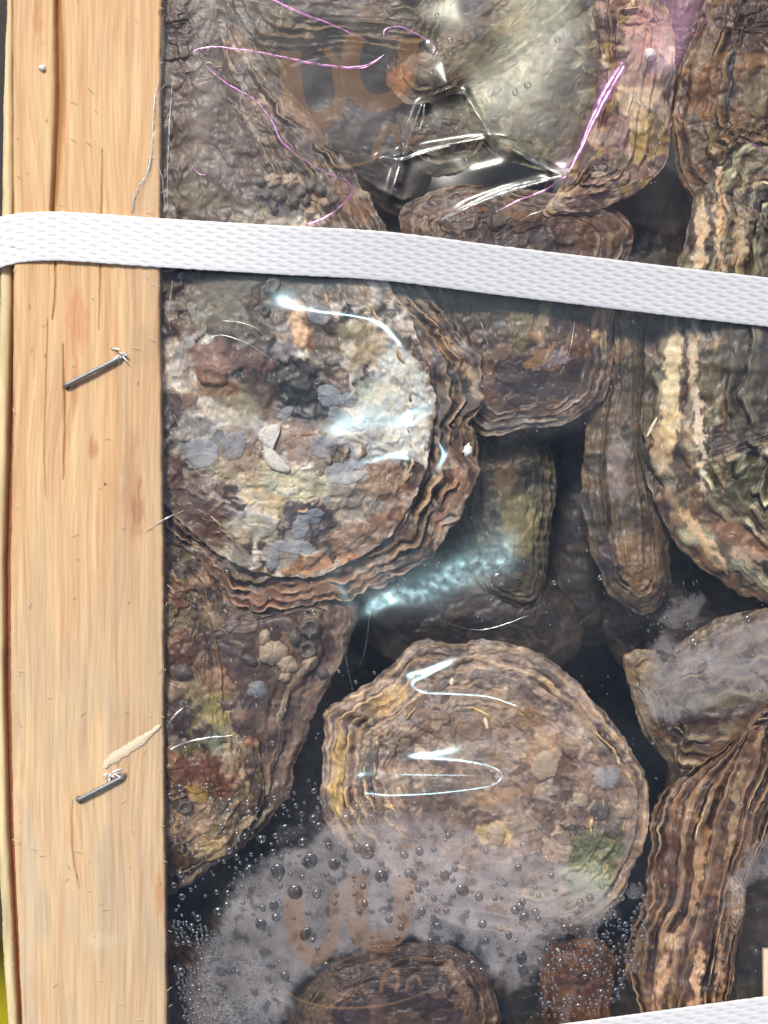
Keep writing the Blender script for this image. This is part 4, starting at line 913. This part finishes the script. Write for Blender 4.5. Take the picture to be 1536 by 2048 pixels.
# deep layer in the gaps, shade put into its darker colours
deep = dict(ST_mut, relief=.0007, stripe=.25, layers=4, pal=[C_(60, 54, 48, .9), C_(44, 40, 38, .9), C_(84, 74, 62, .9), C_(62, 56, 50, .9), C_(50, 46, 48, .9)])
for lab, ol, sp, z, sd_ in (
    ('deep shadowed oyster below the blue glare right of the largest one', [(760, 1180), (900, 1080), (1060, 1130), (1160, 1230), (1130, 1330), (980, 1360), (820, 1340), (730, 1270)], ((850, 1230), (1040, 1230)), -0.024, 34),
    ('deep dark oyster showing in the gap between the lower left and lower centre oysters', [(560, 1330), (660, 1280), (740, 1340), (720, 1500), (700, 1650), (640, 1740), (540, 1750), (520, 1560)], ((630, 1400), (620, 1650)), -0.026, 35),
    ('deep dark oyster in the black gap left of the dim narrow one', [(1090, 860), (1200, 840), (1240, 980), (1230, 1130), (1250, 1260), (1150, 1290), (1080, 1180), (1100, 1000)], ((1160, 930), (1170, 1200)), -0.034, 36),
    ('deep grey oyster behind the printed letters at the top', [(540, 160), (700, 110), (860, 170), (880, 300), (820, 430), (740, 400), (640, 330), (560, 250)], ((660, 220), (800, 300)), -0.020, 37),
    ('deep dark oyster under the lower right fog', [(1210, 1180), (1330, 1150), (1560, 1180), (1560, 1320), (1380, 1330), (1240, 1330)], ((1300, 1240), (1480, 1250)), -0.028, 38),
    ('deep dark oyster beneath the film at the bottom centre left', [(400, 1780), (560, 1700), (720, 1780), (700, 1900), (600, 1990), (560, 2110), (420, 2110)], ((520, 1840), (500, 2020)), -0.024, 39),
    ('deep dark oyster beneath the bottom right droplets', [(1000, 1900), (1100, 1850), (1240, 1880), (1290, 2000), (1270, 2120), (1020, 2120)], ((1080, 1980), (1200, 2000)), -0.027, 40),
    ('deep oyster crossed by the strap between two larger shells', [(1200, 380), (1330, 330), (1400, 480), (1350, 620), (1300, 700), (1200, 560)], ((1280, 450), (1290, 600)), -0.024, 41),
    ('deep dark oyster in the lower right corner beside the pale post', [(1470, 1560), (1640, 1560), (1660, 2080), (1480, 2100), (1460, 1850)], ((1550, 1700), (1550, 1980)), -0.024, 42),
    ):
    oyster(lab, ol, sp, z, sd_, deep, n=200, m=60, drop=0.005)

# ------------------------------------------------------------------ film
film = empty('plastic_film', (0, 0, 0))
tag(film, 'clear glossy plastic film stretched over the oysters, fogged and beaded with water', 'plastic film')

FOG_AND_GLARE = [  ([(650, 1680), (760, 1650), (900, 1690), (1040, 1740), (1150, 1790), (1230, 1830), (1150, 1850), (1050, 1930), (920, 1880), (740, 1880), (640, 1840)], .78, 46),
   # polygon, strength, softness px; condensation, plus sky-glare haze put in above the strap
    ([(450, 1790), (500, 1740), (560, 1700), (600, 1690), (640, 1660), (670, 1625), (740, 1615), (900, 1640), (1000, 1680), (1090, 1700), (1150, 1740), (1240, 1770), (1225, 1830), (1190, 1870), (1180, 1900), (1160, 1850), (1100, 1860), (1095, 1930), (1060, 1970), (1010, 1985), (960, 1930), (930, 1890), (760, 1885), (650, 1925), (590, 1990), (570, 2060), (380, 2070), (370, 1990), (400, 1900), (430, 1850)], .60, 24),
    ([(1320, 1260), (1400, 1290), (1480, 1240), (1600, 1200), (1600, 1380), (1480, 1400), (1400, 1420), (1350, 1450), (1300, 1440), (1280, 1400), (1290, 1330)], .54, 18),
    ([(1310, 1245), (1330, 1220), (1400, 1180), (1410, 1200), (1390, 1240), (1330, 1260)], .28, 8),
    ([(1450, 1770), (1500, 1700), (1560, 1640), (1600, 1640), (1600, 1720), (1520, 1760), (1480, 1800), (1440, 1820)], .38, 10),
    ([(1260, 1770), (1290, 1770), (1280, 1800), (1255, 1805)], .3, 5),
    ([(1140, 1985), (1180, 1960), (1190, 1965), (1150, 2000), (1130, 2060), (1110, 2060), (1118, 2010)], .3, 6),
    ([(540, 1660), (600, 1640), (610, 1660), (570, 1690), (550, 1690)], .12, 8),
    ([(500, 160), (640, 110), (850, 180), (850, 300), (780, 400), (700, 330), (600, 260), (520, 180)], .15, 30),  # grey-blue sky reflection put in as haze
    ([(900, -60), (1030, -60), (960, 60), (900, 110), (870, 60)], .32, 18),  # greenish white glare put in as haze
    ([(930, 180), (1040, 90), (1150, 20), (1190, 120), (1150, 260), (1080, 310), (980, 270)], .24, 34),  # pale green film sheen put in as haze
    ([(1240, 60), (1340, 50), (1360, 150), (1330, 240), (1250, 230)], .14, 24),
    ([(330, 560), (420, 540), (700, 600), (700, 900), (380, 1100), (330, 1000)], .03, 40),
    ([(1180, 700), (1300, 680), (1320, 900), (1250, 1100), (1180, 1000)], .06, 30),
    ([(900, 760), (1220, 740), (1200, 860), (1000, 900)], .08, 20),
    ([(700, 1180), (1010, 1110), (1000, 1200), (760, 1280)], .12, 30),
]
def build_film():
    nx, ny = 350, 560
    py = np.linspace(-60, 2110, ny)
    lx = film_left(py)
    t = np.linspace(0, 1, nx) 
    PX = lx[:, None] + (1640 - lx[:, None]) * t[None]; PY = np.repeat(py[:, None], nx, 1)
    Z = film_z(PX, PY)
    edge = np.exp(-((PX - lx[:, None]) / 8) ** 2)
    Z = Z + edge * 0.0003 * (0.6 + noise(PY / 22., PX / 40.)) * (PY < 440)
    X, Y, _ = W(PX, PY, Z)
    fog = np.zeros_like(PX)
    wx = 16 * fbm(PX / 45, PY / 45, 4, 70) ; wy = 16 * fbm(PX / 45, PY / 45, 4, 71)
    wx2 = 6 * fbm(PX / 12, PY / 12, 3, 72)
    for P, s, soft in FOG_AND_GLARE:
        P = np.array(P, float)
        sx, sy = PX + wx + wx2, PY + wy + wx2
        ins = inpoly(sx, sy, P); d, _ = polydist(sx, sy, np.vstack([P, P[:1]]))
        sd2 = np.where(ins, d, -d)
        f = s * sstep(-soft * 0.35, soft, sd2)
        fog = np.maximum(fog, f)
    holes = sstep(0.28, 0.4, fbm(PX / 30, PY / 30, 4, 80))
    fog = fog * (1 - 0.55 * holes * (fog > 0.3))
    fog = fog * (0.78 + 0.35 * fbm(PX / 60, PY / 60, 3, 75))
    # sheet ends up a little milky where it is doubled over the rail
    fog = np.maximum(fog, edge * 0.30 * sstep(0, 60, PY) * (PY < 440))
    fog = np.maximum(fog, 0.026 + 0.02 * fbm(PX / 150, PY / 150, 3, 79))
    fog = np.where(PX < inner_edge(PY), np.minimum(fog, edge * 0.2 * (PY < 440)), fog)
    # glare colours put into the gloss tint: magenta above the strap, cyan below
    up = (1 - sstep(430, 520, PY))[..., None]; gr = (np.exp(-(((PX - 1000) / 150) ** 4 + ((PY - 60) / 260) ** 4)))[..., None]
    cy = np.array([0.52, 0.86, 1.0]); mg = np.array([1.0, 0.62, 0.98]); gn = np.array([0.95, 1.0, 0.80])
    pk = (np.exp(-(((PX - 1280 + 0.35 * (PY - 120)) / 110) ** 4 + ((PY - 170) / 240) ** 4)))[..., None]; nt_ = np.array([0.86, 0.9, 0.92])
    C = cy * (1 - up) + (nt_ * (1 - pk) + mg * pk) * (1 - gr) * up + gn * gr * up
    rgh = 0.15 + 0.05 * fbm(PX / 30, PY / 30, 3, 77)
    for P, r_, rad in (((735, 1222), .3, 70), ((860, 1190), .40, 90), ((990, 1148), .42, 110), ((750, 850), .36, 90), ((850, 780), .34, 90), ((905, 20), .26, 70), ((1290, 125), .25, 60), ((875, 915), .22, 40), ((1190, 240), .2, 60), ((1110, 60), .40, 130), ((1060, 170), .42, 150), ((1365, 20), .50, 140), ((975, 60), .4, 70)):
        rgh = np.maximum(rgh, r_ * np.exp(-(np.hypot(PX - P[0], PY - P[1]) / rad) ** 4) * (1 + (0.55 if P[1] > 1000 else 0.18) * fbm(PX / 16, PY / 16, 4, 78)))
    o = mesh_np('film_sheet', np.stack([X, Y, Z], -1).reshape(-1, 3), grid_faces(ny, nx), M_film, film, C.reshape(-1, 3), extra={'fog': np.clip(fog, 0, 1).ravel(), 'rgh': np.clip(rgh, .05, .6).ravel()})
    return o
build_film()

def fz(x, y): return film_z(np.asarray(x, float), np.asarray(y, float))
def crease(pts, widths, mat, seed=0, n=None):  # glossy tube carrying the glint of a film crease in its colour
    L = sum(math.hypot(pts[i + 1][0] - pts[i][0], pts[i + 1][1] - pts[i][1]) for i in range(len(pts) - 1))
    n = n or max(8, int(L / 5)); P = spline(pts, n, False)
    P = P + 1.0 * np.stack([noise(np.arange(n) / 4., seed + .3), noise(np.arange(n) / 4., seed + 7.3)], 1)
    w = np.interp(np.linspace(0, 1, n), np.linspace(0, 1, len(widths)), widths)
    z = fz(P[:, 0], P[:, 1]) + 0.00008
    x, y, _ = W(P[:, 0], P[:, 1], z)
    v, f = tube(np.stack([x, y, z], 1), w * 0.65 * S, 8, flat=0.7)
    return mesh_np('film_crease_glint', v, f, mat, film)
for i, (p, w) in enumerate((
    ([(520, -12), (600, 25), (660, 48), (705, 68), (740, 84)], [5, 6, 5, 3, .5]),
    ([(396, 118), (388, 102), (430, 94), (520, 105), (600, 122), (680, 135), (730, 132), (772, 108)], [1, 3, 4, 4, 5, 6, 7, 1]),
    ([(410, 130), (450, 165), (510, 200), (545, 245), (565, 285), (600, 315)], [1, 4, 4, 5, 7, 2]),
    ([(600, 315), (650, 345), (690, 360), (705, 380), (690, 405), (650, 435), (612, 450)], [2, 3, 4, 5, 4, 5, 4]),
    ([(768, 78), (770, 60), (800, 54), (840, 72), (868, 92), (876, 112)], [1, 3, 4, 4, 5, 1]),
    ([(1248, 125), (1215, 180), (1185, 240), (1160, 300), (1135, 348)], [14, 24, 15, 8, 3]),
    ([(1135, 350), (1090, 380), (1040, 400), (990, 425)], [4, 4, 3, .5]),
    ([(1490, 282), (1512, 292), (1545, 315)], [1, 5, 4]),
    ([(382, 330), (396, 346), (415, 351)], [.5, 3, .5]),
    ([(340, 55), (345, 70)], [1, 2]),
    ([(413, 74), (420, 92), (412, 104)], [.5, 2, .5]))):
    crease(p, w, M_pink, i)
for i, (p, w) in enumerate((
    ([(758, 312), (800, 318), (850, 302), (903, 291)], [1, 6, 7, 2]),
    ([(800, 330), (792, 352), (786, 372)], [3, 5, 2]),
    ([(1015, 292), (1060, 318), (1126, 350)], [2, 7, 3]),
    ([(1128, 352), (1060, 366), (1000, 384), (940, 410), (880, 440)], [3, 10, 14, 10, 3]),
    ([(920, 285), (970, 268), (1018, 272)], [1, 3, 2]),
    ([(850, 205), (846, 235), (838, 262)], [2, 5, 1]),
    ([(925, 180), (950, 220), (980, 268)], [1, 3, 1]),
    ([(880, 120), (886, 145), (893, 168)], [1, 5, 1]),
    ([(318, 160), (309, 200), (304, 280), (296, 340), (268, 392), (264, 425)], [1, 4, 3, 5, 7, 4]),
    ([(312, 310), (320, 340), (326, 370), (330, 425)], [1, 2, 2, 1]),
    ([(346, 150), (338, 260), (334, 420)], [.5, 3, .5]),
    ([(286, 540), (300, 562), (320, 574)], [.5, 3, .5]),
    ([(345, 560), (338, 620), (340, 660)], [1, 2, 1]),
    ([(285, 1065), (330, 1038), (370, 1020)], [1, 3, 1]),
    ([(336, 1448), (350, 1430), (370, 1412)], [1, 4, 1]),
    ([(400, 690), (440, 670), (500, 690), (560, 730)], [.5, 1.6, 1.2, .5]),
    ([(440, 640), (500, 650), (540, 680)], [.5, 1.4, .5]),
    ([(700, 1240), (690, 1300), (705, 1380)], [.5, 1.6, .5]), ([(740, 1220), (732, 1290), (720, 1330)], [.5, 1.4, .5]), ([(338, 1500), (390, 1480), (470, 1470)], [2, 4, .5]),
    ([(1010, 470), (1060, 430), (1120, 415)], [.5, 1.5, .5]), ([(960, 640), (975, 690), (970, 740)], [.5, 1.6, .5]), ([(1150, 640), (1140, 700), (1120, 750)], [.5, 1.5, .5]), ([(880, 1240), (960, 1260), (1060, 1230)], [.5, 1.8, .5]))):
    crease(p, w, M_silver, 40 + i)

# film torn white around the staples
def scrap(c, r, seed):
    rs = np.random.RandomState(seed); parts = []
    for k in range(9):
        a = rs.rand() * 6.28; q = c + np.array([math.cos(a), math.sin(a)]) * rs.rand() * r
        L = rs.uniform(8, 26); b = rs.choice([rs.normal(0.05, .3), rs.normal(2.2, .8)])
        pts = np.array([W(q[0] + L * t * math.cos(b), q[1] + L * t * math.sin(b) + 3 * t * t, 0.0007 + 0.0006 * math.sin(3 * t + k)) for t in np.linspace(0, 1, 6)])
        parts.append(tube(pts, np.array([.0001, .00035, .0004, .0003, .0002, .00005]) * rs.uniform(.5, 1.1), 5, .5))
    v, f = join(parts); return mesh_np('torn_edge', v, f, M_white, film)
scrap(np.array([243., 706.]), 9, 3); scrap(np.array([222., 1548.]), 6, 4)

# gold print on the film
def band(pts, w, dz=0.00012, n=40):
    P = spline(pts, n, False); T = np.gradient(P, axis=0); T /= np.linalg.norm(T, axis=1)[:, None]; Nn = np.stack([-T[:, 1], T[:, 0]], 1)
    ww = np.interp(np.linspace(0, 1, n), np.linspace(0, 1, len(w)), w)
    rows = []
    for s in np.linspace(-1, 1, 7):
        Q = P + Nn * (s * ww / 2)[:, None]; z = fz(Q[:, 0], Q[:, 1]) + dz
        x, y, _ = W(Q[:, 0], Q[:, 1], z); rows.append(np.stack([x, y, z], -1))
    V = np.stack(rows, 1).reshape(-1, 3); return V, [tuple(r) for r in grid_faces(n, 7).tolist()]
def glyph(bands):
    v, f = join([band(p, w) for p, w in bands]); return mesh_np('printed_letter', v, f, M_print, film)
for dx, dy, tilt in ((0, 0, 0),):
    # lower mark: two overlapping u shapes, a fine arc and small letters
    glyph([([(588, 1786), (590, 1850), (600, 1895), (625, 1915), (650, 1900), (668, 1868), (674, 1800), (676, 1778)], [40, 42, 40, 34, 32, 28, 26, 26])])
    glyph([([(718, 1746), (712, 1800), (714, 1850), (736, 1880), (772, 1880), (798, 1860), (808, 1810), (810, 1752)], [44, 44, 44, 40, 38, 38, 40, 42])])
    glyph([([(556, 1968), (600, 2000), (680, 2016), (780, 2008), (850, 1985)], [2, 4, 5, 4, 2])])
    glyph([([(762, 1985), (766, 1955), (784, 1940), (796, 1958), (792, 1985)], [7, 8, 8, 8, 7])])
    glyph([([(812, 1982), (818, 1958), (834, 1952), (842, 1972)], [6, 7, 7, 5])])
    glyph([([(583, 102), (582, 160), (596, 215), (628, 242), (662, 228), (682, 200), (676, 160), (668, 120), (650, 100)], [40, 42, 42, 36, 40, 30, 22, 18, 14])])
    glyph([([(712, 70), (700, 120), (706, 170), (735, 202), (770, 204), (800, 186), (815, 140), (816, 76)], [40, 38, 40, 34, 34, 38, 42, 44])])
    glyph([([(580, 300), (620, 322), (680, 334), (740, 322), (780, 296)], [3, 6, 5, 5, 3])])
    glyph([([(745, 318), (758, 284), (772, 258), (790, 258), (796, 285)], [10, 16, 16, 16, 10])])
    glyph([([(806, 296), (818, 284), (838, 272)], [8, 14, 8])])

# ------------------------------------------------------------------ droplets
def drop_mesh(flat=0.62, seed=0):
    nu, nr = 14, 6
    V = [(0, 0, flat)]
    for r in range(1, nr + 1):
        a = r / nr * math.pi / 2
        for k in range(nu):
            b = k / nu * 2 * math.pi
            V.append((math.sin(a) * math.cos(b), math.sin(a) * math.sin(b), flat * math.cos(a)))
    for k in range(nu):
        b = k / nu * 2 * math.pi; V.append((0.8 * math.cos(b), 0.8 * math.sin(b), -0.22))
    V.append((0, 0, -0.3))
    F = [(0, 1 + k, 1 + (k + 1) % nu) for k in range(nu)]
    for r in range(nr):
        for k in range(nu):
            a = 1 + r * nu + k; b = 1 + r * nu + (k + 1) % nu
            F.append((a, a + nu, b + nu, b))
    e = 1 + nr * nu
    F += [(len(V) - 1, e + (k + 1) % nu, e + k) for k in range(nu)]
    return np.array(V), F
DV, DF = drop_mesh()
rs = np.random.RandomState(11)
drops = []   # x, y, r(px)
def scatter(poly, n, rmin, rmax, p=2.2, gap=1.1):
    P = np.array(poly, float); x0, y0 = P.min(0); x1, y1 = P.max(0); k = 0; tries = 0
    while k < n and tries < n * 30:
        tries += 1
        x, y = rs.uniform(x0, x1), rs.uniform(y0, y1)
        if not inpoly(np.array([x]), np.array([y]), P)[0]: continue
        if noise(np.array([x / 60.]), np.array([y / 60.]), 91)[0] < -0.25: continue
        r = rmin + (rmax - rmin) * rs.rand() ** p
        if any((x - a) ** 2 + (y - b) ** 2 < (gap * (r + c)) ** 2 for a, b, c in drops[-1500:]): continue
        drops.append((x, y, r)); k += 1
# the large ones that can be pointed at
BIG = [(556, 1741, 15), (548, 1740, 7), (620, 1721, 20), (616, 1722, 7), (668, 1728, 10), (675, 1725, 6), (590, 1783, 17), (594, 1782, 7), (763, 1752, 12), (764, 1754, 6), (693, 1640, 11), (706, 1634, 9), (735, 1702, 14), (738, 1700, 7), (745, 1638, 9), (548, 1811, 9), (552, 1833, 8), (522, 1848, 9), (437, 1822, 8), (610, 1868, 10), (615, 1860, 6),
       (889, 1751, 9), (910, 1737, 6), (925, 1780, 10), (808, 1709, 7), (818, 1745, 8), (875, 1851, 7), (843, 1822, 7), (778, 1837, 7), (633, 1786, 8), (500, 1736, 8), (605, 1683, 8), (570, 1658, 9), (627, 1637, 8), (522, 1678, 8), (638, 1652, 7), (657, 1690, 6), (652, 1934, 9), (570, 1951, 8), (362, 1942, 8), (386, 1975, 8), (361, 1748, 7), (364, 1793, 6), (945, 1928, 8),
       (1145, 1858, 10), (1157, 1865, 9), (1130, 1855, 7), (1040, 1812, 8), (1048, 1832, 8), (1077, 1838, 6), (1043, 1915, 10), (1046, 1940, 9), (1017, 1868, 6), (1145, 1946, 9), (1192, 1945, 9), (1118, 1904, 7), (1120, 1925, 7), (1180, 1795, 7), (1160, 1805, 7), (1243, 1795, 6), (1075, 1660, 5), (1330, 1238, 5), (1495, 1237, 6), (1388, 1283, 8), (1163, 1922, 6), (1202, 1985, 7), (1140, 2000, 6),
       (862, 92, 19), (1200, 1155, 5), (1108, 1165, 5), (998, 1158, 15), (1030, 185, 5), (1115, 80, 5), (900, 80, 5), (1278, 205, 5), (1055, 170, 6)]
for b in BIG: drops.append(b)
nbig = len(BIG)
scatter([(345, 1840), (420, 1850), (470, 1900), (500, 1960), (490, 2048), (370, 2048), (350, 1960)], 320, 1.8, 5.5, 2.0, 0.95)
scatter([(470, 1880), (560, 1900), (560, 2048), (480, 2048)], 90, 1.2, 3.0, 2.0)
scatter([(340, 1600), (660, 1560), (660, 1760), (500, 1800), (345, 1840)], 80, 2.0, 6.5, 1.8, 1.3)
scatter([(560, 1590), (900, 1600), (1100, 1700), (1240, 1780), (1100, 1980), (700, 1900), (560, 1900), (460, 1850)], 170, 1.6, 6.5, 2.2, 1.3)
scatter([(1090, 1900), (1150, 1850), (1290, 1760), (1300, 1880), (1240, 1990), (1200, 2040), (1060, 2040)], 150, 2.2, 6.5, 1.7, 1.1)
scatter([(640, 1600), (760, 1590), (760, 1650), (650, 1650)], 80, 1.2, 2.6, 2, 1.0)
scatter([(1060, 1660), (1200, 1650), (1210, 1720), (1080, 1730)], 70, 1.2, 2.6, 2, 1.0)
scatter([(640, 1340), (1290, 1340), (1290, 1650), (640, 1640)], 110, 1.2, 3.8, 2, 1.5)
scatter([(340, 1120), (640, 1200), (640, 1600), (340, 1600)], 80, 1.5, 4.8, 2.0, 1.5)
scatter([(1240, 1200), (1536, 1200), (1536, 2000), (1300, 2000)], 80, 1.4, 4.2, 2.2, 1.5)
scatter([(900, 640), (1300, 640), (1300, 1300), (1000, 1300), (900, 1150)], 60, 1.2, 3.4, 2, 1.5)
scatter([(340, 560), (900, 600), (1000, 1250), (340, 1150)], 90, 1.0, 3.4, 2, 1.5)
scatter([(1300, 1160), (1400, 1160), (1400, 1280), (1300, 1260)], 70, 1.0, 2.2, 2, 1.0)
scatter([(700, 0), (1500, 0), (1500, 520), (800, 440)], 90, 1.2, 4.2, 2.4, 1.5)
scatter([(780, 1140), (1010, 1100), (1010, 1200), (800, 1230)], 45, 1.5, 4.0, 1.5, 1.1)
scatter([(340, 1560), (640, 1560), (560, 1760), (340, 1900)], 60, 3.0, 7.5, 1.6, 1.2)
scatter([(560, 1640), (1240, 1760), (1100, 1960), (560, 1880)], 50, 3.5, 8.0, 1.6, 1.3)
scatter([(1090, 1880), (1290, 1780), (1300, 1900), (1220, 2020), (1080, 2040)], 60, 3.0, 7.5, 1.5, 1.1)
drops = [(a, b, min(c, 13) * 1.1) for a, b, c in drops]
big = sorted(drops, key=lambda d: -d[2])[:260]; small = sorted(drops, key=lambda d: -d[2])[260:]
arr = np.array(big); zb = fz(arr[:, 0], arr[:, 1])
me0 = None
for (px, py, r), z in zip(big, zb):
    x, y, _ = W(px, py, z + 0.00003)
    if me0 is None:
        o = mesh_np('water_droplet', DV, DF, M_water, film); me0 = o.data
    else:
        o = bpy.data.objects.new('water_droplet', me0); col.objects.link(o); o.parent = film
    fl = 0.5 if r > 9 else 0.95
    an = rs.rand() * 3.14; sx = 1 + 0.22 * rs.rand()
    o.location = (x, y, z + 0.00003 + 0.12 * r * S); o.rotation_euler = (0, 0, an); o.scale = (r * S * sx, r * S, r * S * fl)
arr = np.array(small); zb = fz(arr[:, 0], arr[:, 1])
Vs, Fs, off = [], [], 0
DFl = DF
for (px, py, r), z in zip(small, zb):
    x, y, _ = W(px, py, z)
    Vs.append(DV * (r * S) + np.array([x, y, z + 0.12 * r * S])); Fs += [tuple(i + off for i in q) for q in DFl]; off += len(DV)
o = mesh_np('fine_droplets', np.vstack(Vs), Fs, M_water, film); tag(o, kind='stuff')

# ------------------------------------------------------------------ straps
def strap_mat():
    m, nt, nd, lk = new_mat('white_strap')
    out = N(nd, 'ShaderNodeOutputMaterial'); b = N(nd, 'ShaderNodeBsdfPrincipled')
    b.inputs['Base Color'].default_value = (0.80, 0.80, 0.815, 1); b.inputs['Roughness'].default_value = 0.42
    b.inputs['Subsurface Weight'].default_value = 0.0
    at = N(nd, 'ShaderNodeAttribute', attribute_name='Col'); lk.new(at.outputs['Color'], b.inputs['Base Color'])
    lk.new(b.outputs[0], out.inputs[0]); return m
M_strap = strap_mat()
def build_strap(name, P, zf, width, label, roll=0.0):
    n = max(300, int(np.hypot(*np.diff(P, axis=0).T).sum() / 1.7)); nw = 65
    P = spline(P[::6].tolist() + [P[-1].tolist()], n, False)
    T = np.gradient(P, axis=0); T /= np.linalg.norm(T, axis=1)[:, None]; Nn = np.stack([-T[:, 1], T[:, 0]], 1)
    L = np.concatenate([[0], np.cumsum(np.hypot(*np.diff(P, axis=0).T))])
    v = np.linspace(-1, 1, nw)
    Uv, Vv = np.meshgrid(L, v * width / 2, indexing='ij')
    PX = P[:, 0][:, None] + Nn[:, 0][:, None] * Vv; PY = P[:, 1][:, None] + Nn[:, 1][:, None] * Vv
    edgew = 1.0 * noise(Uv / 14., Vv * 0 + np.sign(Vv) * 5) * (np.abs(Vv) / (width / 2)) ** 6
    PY = PY + edgew
    # diamond lattice: pits of 42 x 16 px, neighbouring rows staggered
    a = Uv / 42.0 * 2 * np.pi; b = Vv / 16.6 * 2 * np.pi
    pit = np.clip(np.cos(a) * np.cos(b), -1, 1); 
    lat = np.abs(np.cos(a)* 0 + np.sin((a + b) / 2)) ; lat2 = np.abs(np.sin((a - b) / 2))
    ridge = 1 - sstep(0.12, 0.75, np.cos(a) * np.cos(b) + 0.12 * np.cos(a + b) * 0) - sstep(0.12, 0.75, -(0 * a) - np.cos(a) * np.cos(b) * 0)
    inside = sstep(0, 6, width / 2 - np.abs(Vv))
    h = 0.00010 * ridge * inside + 0.00006 * np.exp(-(lat / .35) ** 2) * inside
    rk = roll * sstep(250, 900, PX)
    Sgn = np.sign(Nn[:, 1]).mean()
    roll_z = -rk * Sgn * Vv * S
    Z = zf(PX) + h + roll_z
    X, Y, _ = W(PX, PY, Z)
    top = np.stack([X, Y, Z], -1)
    bot = top.copy(); bot[..., 2] = (zf(PX) + roll_z) - 0.00035
    C = np.ones((n, nw, 3)) * np.array([0.82, 0.82, 0.82]) * (0.87 + 0.13 * ridge * inside + 0.13 * (1 - inside))[..., None]
    V = np.vstack([top.reshape(-1, 3), bot.reshape(-1, 3)[:: 1]])
    Ft = grid_faces(n, nw); 
    k = n * nw
    i = np.arange(n - 1)
    e0 = np.stack([i * nw, k + i * nw, k + (i + 1) * nw, (i + 1) * nw], -1)
    e1 = np.stack([i * nw + nw - 1, (i + 1) * nw + nw - 1, k + (i + 1) * nw + nw - 1, k + i * nw + nw - 1], -1)
    Fb = np.stack([k + i * nw, k + i * nw + nw - 1, k + (i + 1) * nw + nw - 1, k + (i + 1) * nw], -1)
    o = mesh_np(name, V, np.vstack([Ft, e0, e1, Fb]), M_strap, None, np.vstack([C.reshape(-1, 3)] * 2))
    tag(o, label, 'strap', 'white packing straps round the crate')
    return o
def roll_f(px): return 0
build_strap('packing_strap', STRAP, strap_z, 98, 'white embossed plastic strap running over the rail and across the upper half', 0.28)
build_strap('packing_strap', STRAP2, lambda px: np.full(np.shape(px), -0.0022), 98, 'white embossed plastic strap crossing the bottom right corner', 0.15)

# ------------------------------------------------------------------ chips on film and rail
def chip(name, c, rx, ry, ang, z, mat, label, cat, seed, h=0.0007, group=None):
    n = 14; a = np.arange(n) / n * 2 * np.pi; rs = np.random.RandomState(seed); r = 1 + 0.22 * rs.randn(n) * .6
    co, si = math.cos(math.radians(ang)), math.sin(math.radians(ang))
    rows = []
    for t, dz in ((0.9, 0), (1.0, h * .4), (0.75, h * .85), (0.3, h), (0.02, h * .95)):
        x = np.cos(a) * rx * r * t; y = np.sin(a) * ry * r * t
        X, Y, _ = W(c[0] + x * co - y * si, c[1] + x * si + y * co, z)
        rows.append(np.stack([X, Y, np.full(n, z + dz) + rs.randn(n) * h * .06], -1))
    V = np.stack(rows, 1).reshape(-1, 3); cen = V.mean(0); cen[2] = z
    o = mesh_np(name, V - cen, grid_faces(n, 5, True), mat); o.location = cen
    tag(o, label, cat, group); return o
z0 = float(fz([935], [900])[0]) + .0001
chip('shell_chip', (935, 901), 9, 14, 20, z0, M_white, 'tiny white shell chip lying on the film over the large oyster rim', 'shell chip', 1, .0009)
chip('shell_chip', (85, 137), 8, 6, 20, 0.00005, M_white, 'tiny white chip lying on the wooden rail near its top end', 'shell chip', 2, .0008)
z0 = float(fz([1302], [858])[0]) + .0001
chip('wood_splinter', (1302, 858), 23, 3.5, -62, z0, M_fibre, 'thin pale wood splinter lying on the film before the cream ridges', 'splinter', 3, .0006)
z0 = float(fz([905], [1362])[0]) + .0001
chip('shell_chip', (903, 1364), 5, 9, 10, z0, M_fibre, 'small cream chip inside the upper hooked glare on the tan oyster', 'shell chip', 4, .0005)
z0 = float(fz([972], [1445])[0]) + .0001
chip('shell_chip', (972, 1446), 4, 14, -14, z0, M_fibre, 'slim cream chip lying midway between the two hooked glares', 'shell chip', 5, .0005)
